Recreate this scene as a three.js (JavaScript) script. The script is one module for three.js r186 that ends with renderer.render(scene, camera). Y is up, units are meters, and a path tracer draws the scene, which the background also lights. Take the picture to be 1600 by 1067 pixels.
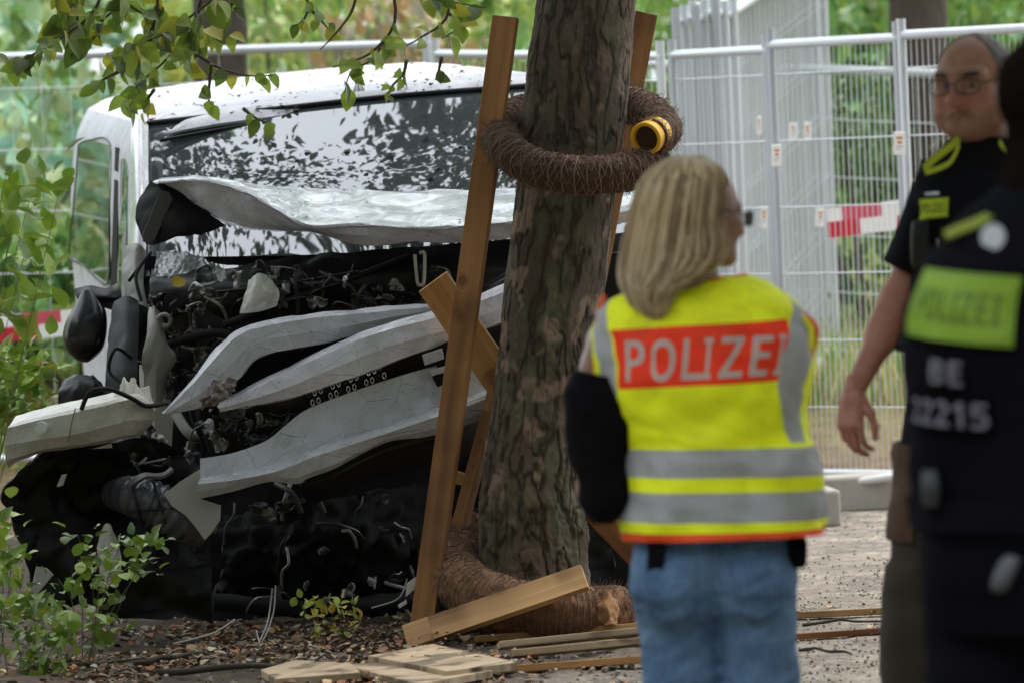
import * as THREE from 'three';
import { mergeGeometries, mergeVertices, toCreasedNormals } from 'three/addons/utils/BufferGeometryUtils.js';
import { RoundedBoxGeometry } from 'three/addons/geometries/RoundedBoxGeometry.js';

// ---------------------------------------------------------------- camera, sky, sun, exposure
const scene = new THREE.Scene();
const FOCAL = 8889, IW = 1600, IH = 1067, CAM_H = 1.65;           // long lens: focal length in pixels of the photograph
const camera = new THREE.PerspectiveCamera(2 * Math.atan(IH / 2 / FOCAL) * 180 / Math.PI, IW / IH, 0.5, 400);
camera.position.set(0, CAM_H, 0);
camera.rotation.order = 'YXZ';
camera.rotation.set(-2.06 * Math.PI / 180, 0, -2.5 * Math.PI / 180);
camera.focus = 19.1; camera.userData.fStop = 4.3;
camera.updateMatrixWorld(true);

{ // overcast sky, brighter towards the zenith
  const w = 128, h = 64, d = new Float32Array(w * h * 4);
  for (let j = 0; j < h; j++) for (let i = 0; i < w; i++) {
    const el = (j + 0.5) / h * Math.PI - Math.PI / 2, up = Math.sin(el), k = (j * w + i) * 4;
    const l = up > 0 ? 0.62 + 0.58 * Math.pow(up, 0.7) : 0.3;
    d[k] = l * 0.94; d[k + 1] = l * 1.0; d[k + 2] = l * 1.09; d[k + 3] = 1;
  }
  const t = new THREE.DataTexture(d, w, h, THREE.RGBAFormat, THREE.FloatType);
  t.mapping = THREE.EquirectangularReflectionMapping; t.magFilter = THREE.LinearFilter; t.wrapS = THREE.RepeatWrapping; t.needsUpdate = true;
  scene.background = t; scene.environment = t; scene.backgroundIntensity = 1.0; scene.environmentIntensity = 1.0;
}
const sun = new THREE.DirectionalLight(new THREE.Color(1.0, 0.95, 0.86), 1.5);
sun.position.set(9, 20, -27); sun.target.position.set(0, 0, -20);
sun.castShadow = true; sun.shadow.radius = 24; sun.shadow.mapSize.set(2048, 2048);
Object.assign(sun.shadow.camera, { left: -16, right: 16, top: 16, bottom: -16, near: 1, far: 80 });
scene.add(sun, sun.target);
const EXPOSURE = 2.5;

// ---------------------------------------------------------------- helpers
const V = (x, y, z) => new THREE.Vector3(x, y, z);
function P(px, py, d) {            // the place of a point seen at (px, py) and d metres away along the lens
  return V((px - IW / 2) / FOCAL * d, (IH / 2 - py) / FOCAL * d, -d).applyMatrix4(camera.matrixWorld);
}
const groundY = (x, z) => { const t = Math.max(0, -z - 25.8); return Math.min(1.3, t * 0.11); };
function G(px, py, lift = 0) {     // the place on the flat ground seen at (px, py)
  const a = P(px, py, 1), o = camera.position, t = (lift - o.y) / (a.y - o.y);
  return o.clone().lerp(a, t);
}
function rng(seed) { let s = seed >>> 0; return () => { s = (s + 0x6D2B79F5) >>> 0; let t = s; t = Math.imul(t ^ (t >>> 15), t | 1); t ^= t + Math.imul(t ^ (t >>> 7), t | 61); return ((t ^ (t >>> 14)) >>> 0) / 4294967296; }; }
const hash3 = (x, y, z) => { let h = Math.imul(x, 374761393) ^ Math.imul(y, 668265263) ^ Math.imul(z, 2147483647 ^ 0x5bd1e995); h = Math.imul(h ^ (h >>> 13), 1274126177); h ^= h >>> 16; return (h >>> 0) / 4294967296; };
function vnoise(x, y, z = 0) {
  const xi = Math.floor(x), yi = Math.floor(y), zi = Math.floor(z); let fx = x - xi, fy = y - yi, fz = z - zi;
  fx = fx * fx * (3 - 2 * fx); fy = fy * fy * (3 - 2 * fy); fz = fz * fz * (3 - 2 * fz);
  const L = (a, b, t) => a + (b - a) * t, h = hash3;
  return L(L(L(h(xi, yi, zi), h(xi + 1, yi, zi), fx), L(h(xi, yi + 1, zi), h(xi + 1, yi + 1, zi), fx), fy), L(L(h(xi, yi, zi + 1), h(xi + 1, yi, zi + 1), fx), L(h(xi, yi + 1, zi + 1), h(xi + 1, yi + 1, zi + 1), fx), fy), fz);
}
function fbm(x, y, z = 0, o = 4) { let s = 0, a = 0.5, n = 0; for (let i = 0; i < o; i++) { s += a * vnoise(x, y, z); n += a; a *= 0.5; x = x * 2.03 + 11.3; y = y * 2.03 + 5.1; z = z * 2.03 + 3.7; } return s / n; }
const clamp = (x, a = 0, b = 1) => Math.min(b, Math.max(a, x)), lerp = (a, b, t) => a + (b - a) * t;
const smooth = (a, b, x) => { const t = clamp((x - a) / (b - a)); return t * t * (3 - 2 * t); };

const used = new Map(), origin = new WeakMap();
function numbered(name) { const n = used.get(name) || 0; used.set(name, n + 1); return n ? `${name}_${String(n).padStart(3, '0')}` : name; }
function tag(o, label, category, group, kind) { if (label) o.userData.label = label; if (category) o.userData.category = category; if (group) o.userData.group = group; if (kind) o.userData.kind = kind; return o; }
function thing(name, label, category, pos, group) {
  const o = new THREE.Group(); o.name = numbered(name); o.position.copy(pos); scene.add(o); origin.set(o, pos.clone());
  return tag(o, label, category, group);
}
function part(name, geo, mat, parent, label) {        // geo in world coordinates; the parent stands at its own origin
  const o0 = origin.get(parent), g = geo; g.translate(-o0.x, -o0.y, -o0.z);
  const m = new THREE.Mesh(g, mat); m.name = name; m.castShadow = m.receiveShadow = true; parent.add(m); origin.set(m, o0);
  if (label) m.userData.label = label;
  return m;
}
function piece(name, geo, mat, parent, matrix) {      // shared geometry, placed by a world matrix
  const o0 = origin.get(parent), m = new THREE.Mesh(geo, mat); m.name = name; m.castShadow = m.receiveShadow = true;
  const w = matrix.clone(); w.elements[12] -= o0.x; w.elements[13] -= o0.y; w.elements[14] -= o0.z;
  w.decompose(m.position, m.quaternion, m.scale); parent.add(m); origin.set(m, o0); return m;
}
function solo(name, geo, mat, label, category, group, kind) {   // a thing or a piece of the setting that is one mesh
  geo.computeBoundingBox(); const b = geo.boundingBox, c = V((b.min.x + b.max.x) / 2, b.min.y, (b.min.z + b.max.z) / 2);
  geo.translate(-c.x, -c.y, -c.z);
  const m = new THREE.Mesh(geo, mat); m.name = numbered(name); m.position.copy(c); m.castShadow = m.receiveShadow = true; scene.add(m); origin.set(m, c);
  return tag(m, label, category, group, kind);
}
function instanced(name, geo, mat, mats, colors, parent) {
  const m = new THREE.InstancedMesh(geo, mat, mats.length); m.name = parent ? name : numbered(name); m.castShadow = m.receiveShadow = true;
  const o0 = parent ? origin.get(parent) : V(0, 0, 0), q = new THREE.Matrix4();
  mats.forEach((x, i) => { q.copy(x); q.elements[12] -= o0.x; q.elements[13] -= o0.y; q.elements[14] -= o0.z; m.setMatrixAt(i, q); if (colors) m.setColorAt(i, colors[i]); });
  (parent || scene).add(m); m.userData.kind = 'stuff'; return m;
}
const merge = (list) => mergeGeometries(list.map((g) => { const h = g.index ? g.toNonIndexed() : g; for (const k of Object.keys(h.attributes)) if (!['position', 'normal', 'uv'].includes(k)) h.deleteAttribute(k); return h; }), false);

function cat(p0, p1, p2, p3, t) { const a = t * t, b = a * t; return 0.5 * (2 * p1 + (-p0 + p2) * t + (2 * p0 - 5 * p1 + 4 * p2 - p3) * a + (-p0 + 3 * p1 - 3 * p2 + p3) * b); }
function catV(arr, t, lin) {       // arr of Vector3, t in 0..1
  const n = arr.length - 1, f = clamp(t) * n, i = Math.min(n - 1, Math.floor(f)), u = f - i;
  const b = arr[i], c = arr[i + 1];
  if (lin) return b.clone().lerp(c, u);
  const a = arr[Math.max(0, i - 1)], d = arr[Math.min(n, i + 2)];
  return V(cat(a.x, b.x, c.x, d.x, u), cat(a.y, b.y, c.y, d.y, u), cat(a.z, b.z, c.z, d.z, u));
}
function gridGeo(pts, nu, nv, flip, wrapU) {   // (nu+1)x(nv+1) points -> indexed geometry with metre uv
  const pos = [], uv = [], idx = [];
  for (let j = 0; j <= nv; j++) { let len = 0; for (let i = 0; i <= nu; i++) { const p = pts[j * (nu + 1) + i]; pos.push(p.x, p.y, p.z); if (i) len += p.distanceTo(pts[j * (nu + 1) + i - 1]); uv.push(len, j ? uv[((j - 1) * (nu + 1) + i) * 2 + 1] + p.distanceTo(pts[(j - 1) * (nu + 1) + i]) : 0); } }
  for (let j = 0; j < nv; j++) for (let i = 0; i < nu; i++) { const a = j * (nu + 1) + i, b = a + 1, c = a + nu + 1, d = c + 1; flip ? idx.push(a, b, c, b, d, c) : idx.push(a, c, b, b, c, d); }
  const g = new THREE.BufferGeometry(); g.setAttribute('position', new THREE.Float32BufferAttribute(pos, 3)); g.setAttribute('uv', new THREE.Float32BufferAttribute(uv, 2)); g.setIndex(idx); g.computeVertexNormals();
  if (wrapU) { const n = g.attributes.normal; for (let j = 0; j <= nv; j++) { const a = j * (nu + 1), b = a + nu, v = V(n.getX(a) + n.getX(b), n.getY(a) + n.getY(b), n.getZ(a) + n.getZ(b)).normalize(); n.setXYZ(a, v.x, v.y, v.z); n.setXYZ(b, v.x, v.y, v.z); } }
  return g;
}
// a sheet of real thickness through rows of control points (seen by the lens with the first row on top)
function sheet(rows, { nu = 24, nv = 12, thick = 0.004, crumple = 0, cs = 12, lin = false, seed = 1, crease = 0 } = {}) {
  const top = [], bot = [];
  for (let j = 0; j <= nv; j++) {
    for (let i = 0; i <= nu; i++) { const col = rows.map((r) => catV(r, i / nu)); top.push(catV(col, j / nv, lin)); }
  }
  let g = gridGeo(top, nu, nv);
  const n = g.attributes.normal;
  if (crumple) {
    top.forEach((p, k) => { const f = Math.abs(fbm(p.x * cs + seed, p.y * cs, p.z * cs, 3) - 0.5) * 2 - 0.25; p.addScaledVector(V(n.getX(k), n.getY(k), n.getZ(k)), f * crumple); });
    g = gridGeo(top, nu, nv);
  }
  const m = g.attributes.normal;
  top.forEach((p, k) => bot.push(p.clone().addScaledVector(V(m.getX(k), m.getY(k), m.getZ(k)), -thick)));
  const back = gridGeo(bot, nu, nv, true), rim = [];
  for (let i = 0; i <= nu; i++) rim.push(i);
  for (let j = 1; j <= nv; j++) rim.push(j * (nu + 1) + nu);
  for (let i = nu - 1; i >= 0; i--) rim.push(nv * (nu + 1) + i);
  for (let j = nv - 1; j >= 0; j--) rim.push(j * (nu + 1));
  const ep = []; for (const k of rim) ep.push(bot[k]); for (const k of rim) ep.push(top[k]);
  return merge([crease ? toCreasedNormals(g, crease) : g, back, gridGeo(ep, rim.length - 1, 1)]);
}
const rowsPx = (list) => list.map((r) => r.map((q) => P(...q)));
// flat plate with an outline given in the plane of its corners
function plate(outline, thick = 0.006, bevel = 0.0015, bulge = null) {
  const o = outline[0], nrm = V(0, 0, 0); for (let i = 1; i < outline.length - 1; i++) nrm.add(V(0, 0, 0).crossVectors(outline[i].clone().sub(o), outline[i + 1].clone().sub(o)));
  nrm.normalize(); if (nrm.dot(camera.position.clone().sub(o)) < 0) nrm.negate();
  const ux = V(0, 1, 0).cross(nrm).normalize(), uy = nrm.clone().cross(ux);
  const sh = new THREE.Shape(outline.map((p) => { const d = p.clone().sub(o); return new THREE.Vector2(d.dot(ux), d.dot(uy)); }));
  const g = new THREE.ExtrudeGeometry(sh, { depth: thick, bevelEnabled: bevel > 0, bevelSize: bevel, bevelThickness: bevel, bevelSegments: 1, curveSegments: 4 });
  g.translate(0, 0, -thick - bevel); g.applyMatrix4(new THREE.Matrix4().makeBasis(ux, uy, nrm).setPosition(o)); return g;
}
const platePx = (list, d, thick, bevel) => plate(list.map(([x, y, e]) => P(x, y, e === undefined ? d : e)), thick, bevel);
// tube along points with a radius for each
function tube(pts, rad, { nl = 24, ns = 10, bump = 0, bs = 30, cap = true, closed = false, ripple = 0, rippleN = 0 } = {}) {
  const R = (t) => { if (typeof rad === 'number') return rad; const n = rad.length - 1, f = t * n, i = Math.min(n - 1, Math.floor(f)); return lerp(rad[i], rad[i + 1], f - i); };
  const c = []; for (let j = 0; j <= nl; j++) c.push(catV(pts, j / nl));
  let nrm = V(0, 1, 0); const t0 = c[1].clone().sub(c[0]).normalize(); if (Math.abs(t0.y) > 0.9) nrm = V(1, 0, 0);
  const grid = [];
  for (let j = 0; j <= nl; j++) {
    const t = c[Math.min(nl, j + 1)].clone().sub(c[Math.max(0, j - 1)]).normalize();
    nrm = nrm.clone().addScaledVector(t, -nrm.dot(t)).normalize(); const b = t.clone().cross(nrm);
    for (let i = 0; i <= ns; i++) {
      const a = -i / ns * Math.PI * 2; let r = R(j / nl); const dir = nrm.clone().multiplyScalar(Math.cos(a)).addScaledVector(b, Math.sin(a));
      if (ripple) r += ripple * Math.cos(j / nl * Math.PI * 2 * rippleN);
      const p = c[j].clone().addScaledVector(dir, r);
      if (bump) p.addScaledVector(dir, (fbm(p.x * bs, p.y * bs, p.z * bs, 3) - 0.5) * bump);
      grid.push(p);
    }
  }
  if (bump) for (let j = 0; j <= nl; j++) grid[j * (ns + 1) + ns] = grid[j * (ns + 1)].clone();
  const g = gridGeo(grid, ns, nl, false, true);
  if (!cap) return g;
  const caps = [g];
  for (const [j, s] of [[0, 1], [nl, -1]]) {
    const pos = [c[j].x, c[j].y, c[j].z], idx = []; for (let i = 0; i <= ns; i++) { const p = grid[j * (ns + 1) + i]; pos.push(p.x, p.y, p.z); if (i < ns) s > 0 ? idx.push(0, i + 1, i + 2) : idx.push(0, i + 2, i + 1); }
    const k = new THREE.BufferGeometry(); k.setAttribute('position', new THREE.Float32BufferAttribute(pos, 3)); k.setAttribute('uv', new THREE.Float32BufferAttribute(new Array(pos.length / 3 * 2).fill(0), 2)); k.setIndex(idx); k.computeVertexNormals(); caps.push(k);
  }
  return merge(caps);
}
const tubePx = (list, rad, o) => tube(list.map((q) => P(...q)), rad, o);
// closed loft through rings: rows [xL, yL, xR, yR, half depth, depth offset] seen at distance d
function loft(rows, d, { na = 48, nv = 40, ex = 2.3, wr = 0, ws = 9, seed = 0, capTop = true, capBot = true, wave = null } = {}) {
  const L = rows.map(([xl, yl, xr, yr, rz, off = 0]) => ({ l: P(xl, yl, d + off), r: P(xr, yr, d + off), z: V(rz, 0, 0) }));
  const ls = L.map((r) => r.l), rs = L.map((r) => r.r), zs = L.map((r) => r.z);
  const at = (a, v, out = 0) => {      // a: 0 = right edge, 1/4 = towards the lens, 1/2 = left edge
    const l = catV(ls, v), r = catV(rs, v), rz = catV(zs, v).x, c = l.clone().add(r).multiplyScalar(0.5), ax = r.clone().sub(l).multiplyScalar(0.5);
    const az = c.clone().sub(camera.position).setY(0).normalize().multiplyScalar(-1), th = a * Math.PI * 2, co = Math.cos(th), si = Math.sin(th), e = 2 / ex;
    const x = Math.sign(co) * Math.pow(Math.abs(co), e), y = Math.sign(si) * Math.pow(Math.abs(si), e);
    const p = c.addScaledVector(ax, x).addScaledVector(az, y * rz);
    const dir = ax.clone().normalize().multiplyScalar(co).addScaledVector(az, si).normalize();
    let o = out; if (wr) o += (fbm(p.x * ws + seed, p.y * ws * 0.8, p.z * ws + seed, 3) - 0.5) * wr + (1 - Math.abs(fbm(p.x * ws * 0.7 - seed, p.y * ws * 1.6 + p.x * 3, p.z * ws * 0.7, 2) * 2 - 1)) * wr * 0.5;
    if (wave) o += wave(a, v);
    return p.addScaledVector(dir, o);
  };
  const pts = []; for (let j = 0; j <= nv; j++) for (let i = 0; i <= na; i++) pts.push(at(i === na ? 0 : i / na, j / nv));
  const g = gridGeo(pts, na, nv, true, true); const uv = g.attributes.uv;
  for (let j = 0; j <= nv; j++) for (let i = 0; i <= na; i++) uv.setXY(j * (na + 1) + i, i / na, 1 - j / nv);
  // outside must face out
  const list = [g];
  for (const [j, on] of [[0, capTop], [nv, capBot]]) if (on) {
    const c = V(0, 0, 0); for (let i = 0; i < na; i++) c.add(pts[j * (na + 1) + i]); c.multiplyScalar(1 / na);
    const pos = [c.x, c.y, c.z], idx = []; for (let i = 0; i <= na; i++) { const p = pts[j * (na + 1) + i]; pos.push(p.x, p.y, p.z); if (i < na) j ? idx.push(0, i + 2, i + 1) : idx.push(0, i + 1, i + 2); }
    const k = new THREE.BufferGeometry(); k.setAttribute('position', new THREE.Float32BufferAttribute(pos, 3)); k.setAttribute('uv', new THREE.Float32BufferAttribute(new Array(pos.length / 3 * 2).fill(0.5), 2)); k.setIndex(idx); k.computeVertexNormals(); list.push(k);
  }
  const geo = merge(list); 
  const patch = (a0, a1, v0, v1, out, nu = 16, nw = 10, shear = 0) => {
    const q = []; for (let j = 0; j <= nw; j++) for (let i = 0; i <= nu; i++) q.push(at(lerp(a0, a1, i / nu), lerp(v0, v1, j / nw) + shear * (i / nu - 0.5), out));
    const b = []; for (let j = 0; j <= nw; j++) for (let i = 0; i <= nu; i++) b.push(at(lerp(a0, a1, i / nu), lerp(v0, v1, j / nw) + shear * (i / nu - 0.5), out - 0.005));
    const f = gridGeo(q, nu, nw), u = f.attributes.uv; for (let j = 0; j <= nw; j++) for (let i = 0; i <= nu; i++) u.setXY(j * (nu + 1) + i, i / nu, 1 - j / nw);
    const rim = []; for (let i = 0; i <= nu; i++) rim.push(i); for (let j = 1; j <= nw; j++) rim.push(j * (nu + 1) + nu); for (let i = nu - 1; i >= 0; i--) rim.push(nw * (nu + 1) + i); for (let j = nw - 1; j >= 0; j--) rim.push(j * (nu + 1));
    const e = gridGeo([...rim.map((k) => b[k]), ...rim.map((k) => q[k])], rim.length - 1, 1); const eu = e.attributes.uv; for (let k = 0; k < eu.count; k++) eu.setXY(k, 0.01, 0.01);
    return merge([f, e]);
  };
  return { geo, at, patch };
}
function board(a, b, w, t, wdir, mat, seed = 0) {   // from a to b, w wide along wdir, t thick
  const y = b.clone().sub(a), len = y.length(); y.normalize();
  const x = wdir.clone().addScaledVector(y, -wdir.dot(y)).normalize(), z = x.clone().cross(y);
  const g = new RoundedBoxGeometry(w, len, t, 2, Math.min(0.003, t / 4)), p = g.attributes.position, u = g.attributes.uv, n = g.attributes.normal;
  for (let i = 0; i < p.count; i++) {
    const side = Math.abs(n.getX(i)) > 0.7, end = Math.abs(n.getY(i)) > 0.7;
    u.setXY(i, (side ? p.getZ(i) + w : p.getX(i)) + seed * 0.37, (end ? p.getZ(i) : p.getY(i)) * 0.5 + seed * 0.73);
    const f = p.getY(i) / len; p.setX(i, p.getX(i) + (hash3(seed, Math.sign(p.getX(i)) + 3, f > 0 ? 1 : 2) - 0.5) * 0.004); p.setY(i, p.getY(i) + (Math.abs(f) > 0.49 ? p.getX(i) * (hash3(seed, 7, f > 0 ? 1 : 2) - 0.5) * 0.12 : 0));
  }
  g.applyMatrix4(new THREE.Matrix4().makeBasis(x, y, z).setPosition(a.clone().add(b).multiplyScalar(0.5))); return g;
}
const sub = (a, b) => a.clone().sub(b);
// signed-distance modelling
const smin = (a, b, k) => { const h = Math.max(k - Math.abs(a - b), 0) / k; return Math.min(a, b) - h * h * k * 0.25; };
const ell = (x, y, z, cx, cy, cz, a, b, c) => { const u = (x - cx) / a, v = (y - cy) / b, w = (z - cz) / c, k = Math.sqrt(u * u + v * v + w * w), m = Math.sqrt(u * u / (a * a) + v * v / (b * b) + w * w / (c * c)); return m > 1e-9 ? k * (k - 1) / m : -Math.min(a, b, c); };
function capsule(x, y, z, a, b, r0, r1) { const bx = b[0] - a[0], by = b[1] - a[1], bz = b[2] - a[2], px = x - a[0], py = y - a[1], pz = z - a[2]; const t = clamp((px * bx + py * by + pz * bz) / (bx * bx + by * by + bz * bz + 1e-12)); const dx = px - bx * t, dy = py - by * t, dz = pz - bz * t; return Math.sqrt(dx * dx + dy * dy + dz * dz) - lerp(r0, r1, t); }
function nets(f, lo, hi, cell) {      // naive surface nets
  const nx = Math.ceil((hi[0] - lo[0]) / cell) + 1, ny = Math.ceil((hi[1] - lo[1]) / cell) + 1, nz = Math.ceil((hi[2] - lo[2]) / cell) + 1;
  const s = new Float32Array(nx * ny * nz), I = (i, j, k) => (k * ny + j) * nx + i;
  for (let k = 0; k < nz; k++) for (let j = 0; j < ny; j++) for (let i = 0; i < nx; i++) s[I(i, j, k)] = f(lo[0] + i * cell, lo[1] + j * cell, lo[2] + k * cell);
  const vid = new Int32Array(nx * ny * nz).fill(-1), pos = [], idx = [];
  for (let k = 0; k < nz - 1; k++) for (let j = 0; j < ny - 1; j++) for (let i = 0; i < nx - 1; i++) {
    let n = 0, x = 0, y = 0, z = 0, mask = 0;
    for (let c = 0; c < 8; c++) if (s[I(i + (c & 1), j + ((c >> 1) & 1), k + (c >> 2))] < 0) mask |= 1 << c;
    if (mask === 0 || mask === 255) continue;
    for (let a = 0; a < 8; a++) for (let b = 0; b < 3; b++) { const c = a | (1 << b); if (c === a) continue; const va = s[I(i + (a & 1), j + ((a >> 1) & 1), k + (a >> 2))], vb = s[I(i + (c & 1), j + ((c >> 1) & 1), k + (c >> 2))]; if ((va < 0) === (vb < 0)) continue; const t = va / (va - vb); x += (a & 1) + (b === 0 ? t : 0); y += ((a >> 1) & 1) + (b === 1 ? t : 0); z += (a >> 2) + (b === 2 ? t : 0); n++; }
    vid[I(i, j, k)] = pos.length / 3; pos.push(lo[0] + (i + x / n) * cell, lo[1] + (j + y / n) * cell, lo[2] + (k + z / n) * cell);
  }
  const quad = (a, b, c, d, fl) => { if (a < 0 || b < 0 || c < 0 || d < 0) return; fl ? idx.push(a, b, c, a, c, d) : idx.push(a, c, b, a, d, c); };
  for (let k = 1; k < nz - 1; k++) for (let j = 1; j < ny - 1; j++) for (let i = 1; i < nx - 1; i++) {
    const v = s[I(i, j, k)] < 0;
    if (v !== s[I(i + 1, j, k)] < 0) quad(vid[I(i, j - 1, k - 1)], vid[I(i, j, k - 1)], vid[I(i, j, k)], vid[I(i, j - 1, k)], v);
    if (v !== s[I(i, j + 1, k)] < 0) quad(vid[I(i - 1, j, k - 1)], vid[I(i - 1, j, k)], vid[I(i, j, k)], vid[I(i, j, k - 1)], v);
    if (v !== s[I(i, j, k + 1)] < 0) quad(vid[I(i - 1, j - 1, k)], vid[I(i, j - 1, k)], vid[I(i, j, k)], vid[I(i - 1, j, k)], v);
  }
  const g = new THREE.BufferGeometry(); g.setAttribute('position', new THREE.Float32BufferAttribute(pos, 3)); g.setAttribute('uv', new THREE.Float32BufferAttribute(new Float32Array(pos.length / 3 * 2), 2)); g.setIndex(idx);
  const nn = new Float32Array(pos.length), e = cell * 0.5; for (let i = 0; i < pos.length; i += 3) { const x = pos[i], y = pos[i + 1], z = pos[i + 2]; let a = f(x + e, y, z) - f(x - e, y, z), b = f(x, y + e, z) - f(x, y - e, z), c = f(x, y, z + e) - f(x, y, z - e); const l = Math.hypot(a, b, c) || 1; nn[i] = a / l; nn[i + 1] = b / l; nn[i + 2] = c / l; }
  g.setAttribute('normal', new THREE.Float32BufferAttribute(nn, 3)); return g;
}
const compose = (pos, quat, s) => new THREE.Matrix4().compose(pos, quat, typeof s === 'number' ? V(s, s, s) : s);
const rq = (r) => new THREE.Quaternion().setFromEuler(new THREE.Euler(r() * 6.283, r() * 6.283, r() * 6.283));

// ---------------------------------------------------------------- materials
function dataTex(w, h, f, { srgb = true, rep = true } = {}) {
  const d = new Uint8Array(w * h * 4); for (let j = 0; j < h; j++) for (let i = 0; i < w; i++) { const c = f(i / w, j / h), k = (j * w + i) * 4; d[k] = clamp(c[0]) * 255; d[k + 1] = clamp(c[1]) * 255; d[k + 2] = clamp(c[2]) * 255; d[k + 3] = 255; }
  const t = new THREE.DataTexture(d, w, h); t.magFilter = t.minFilter = THREE.LinearFilter; if (rep) t.wrapS = t.wrapT = THREE.RepeatWrapping; if (srgb) t.colorSpace = THREE.SRGBColorSpace; t.needsUpdate = true; return t;
}
function canvasTex(w, h, draw) { const c = document.createElement('canvas'); c.width = w; c.height = h; draw(c.getContext('2d'), w, h); const t = new THREE.CanvasTexture(c); t.colorSpace = THREE.SRGBColorSpace; t.magFilter = THREE.LinearFilter; return t; }
const tile = (f, x, y, n) => { const a = smooth(0, 1, x), b = smooth(0, 1, y); return lerp(lerp(f(x * n, y * n), f((x - 1) * n, y * n), a), lerp(f(x * n, (y - 1) * n), f((x - 1) * n, (y - 1) * n), a), b); };
const std = (c, roughness = 0.8, o = {}) => new THREE.MeshStandardMaterial({ color: new THREE.Color().setRGB(...c), roughness, ...o });
const phys = (c, roughness, o = {}) => new THREE.MeshPhysicalMaterial({ color: new THREE.Color().setRGB(...c), roughness, ...o });
const woodGrain = dataTex(512, 1024, (u, v) => {
  const w = fbm(u * 3, v * 2.2, 1, 3) * 0.5, ring = fbm((u + w * 0.12) * 34, v * 2.0, 5, 3), fine = fbm(u * 190, v * 7, 9, 2), blot = fbm(u * 4, v * 5, 20, 3);
  let k = 0.66 + (ring - 0.5) * 0.55 + (fine - 0.5) * 0.22 + (blot - 0.5) * 0.8;
  for (const [kx, ky] of [[0.2, 0.15], [0.7, 0.42], [0.35, 0.8], [0.85, 0.9], [0.1, 0.55]]) { const r = Math.hypot((u - kx) * 1, (v - ky) * 1.6); k -= 0.5 * smooth(0.025, 0.008, r) - 0.1 * smooth(0.05, 0.025, r) * Math.sin(r * 500); }
  k -= smooth(0.55, 0.75, fbm(u * 3, v * 8, 60, 3)) * 0.4 + smooth(0.68, 0.8, fbm(u * 9, v * 16, 70, 3)) * 0.35;
  return [0.55 + k * 0.5, 0.46 + k * 0.52, 0.36 + k * 0.52];
});
const woodBump = dataTex(256, 512, (u, v) => { const k = fbm(u * 90, v * 4, 5, 3); return [k, k, k]; }, { srgb: false });
const woodOld = dataTex(512, 512, (u, v) => {
  const ring = fbm(u * 26 + fbm(u * 3, v * 3, 2) * 2, v * 1.5, 5, 3), blot = fbm(u * 5, v * 6, 22, 4), dirt = smooth(0.5, 0.7, fbm(u * 14, v * 14, 31, 4)), crack = smooth(0.03, 0.0, Math.abs(fbm(u * 9, v * 0.7, 41, 3) - 0.5)) * smooth(0.45, 0.6, fbm(u * 4, v * 3, 50, 2));
  const k = (0.72 + (ring - 0.5) * 0.4 + (blot - 0.5) * 0.6) * (1 - dirt * 0.45) * (1 - crack * 0.6); return [0.5 + k * 0.45, 0.45 + k * 0.48, 0.38 + k * 0.52].map((x) => x * (1 - dirt * 0.25) * (1 - crack * 0.5));
});
const wood = (c, r = 0.75) => std(c, r, { map: woodGrain, bumpMap: woodBump, bumpScale: 0.0012 });
const speck = dataTex(512, 512, (u, v) => { const k = tile((x, y) => fbm(x, y, 3, 4), u, v, 40); return [k, k, k]; }, { srgb: false });
const grime = canvasTex(1024, 1024, (c) => {
  const r = rng(77); c.fillStyle = '#ffffff'; c.fillRect(0, 0, 1024, 1024);
  for (let i = 0; i < 260; i++) { c.globalAlpha = 0.03 + r() * 0.05; c.fillStyle = ['#6a6458', '#8a8478', '#4a4640'][i % 3]; c.beginPath(); const x = r() * 1024, y = r() * 1024, q = 6 + r() * 60; c.ellipse(x, y, q * (0.6 + r()), q * (0.3 + r() * 0.7), r() * 3.14, 0, 6.283); c.fill(); }
  for (let i = 0; i < 420; i++) { c.globalAlpha = 0.1 + r() * 0.35; c.strokeStyle = r() < 0.7 ? '#3a3834' : '#8c8a84'; c.lineWidth = 0.6 + r() * 1.8; const x = r() * 1024, y = r() * 1024, an = (r() - 0.5) * 1.6 + (r() < 0.2 ? 1.5 : 0), l = 10 + Math.pow(r(), 2) * 190; c.beginPath(); c.moveTo(x, y); c.lineTo(x + Math.cos(an) * l * 0.5, y + Math.sin(an) * l * 0.5 + (r() - 0.5) * 8); c.lineTo(x + Math.cos(an) * l, y + Math.sin(an) * l); c.stroke(); }
  for (let i = 0; i < 700; i++) { c.globalAlpha = 0.25 + r() * 0.5; c.fillStyle = '#3c372e'; c.fillRect(r() * 1024, r() * 1024, 1 + r() * 3.5, 1 + r() * 3); }
  c.globalAlpha = 1;
}); grime.wrapS = grime.wrapT = THREE.RepeatWrapping; grime.repeat.set(0.9, 0.9);
const grimeRough = dataTex(512, 512, (u, v) => { const a = tile((x, y) => fbm(x, y, 4, 4), u, v, 9), k = 0.35 + smooth(0.35, 0.7, a) * 0.65; return [k, k, k]; }, { srgb: false });
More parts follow.
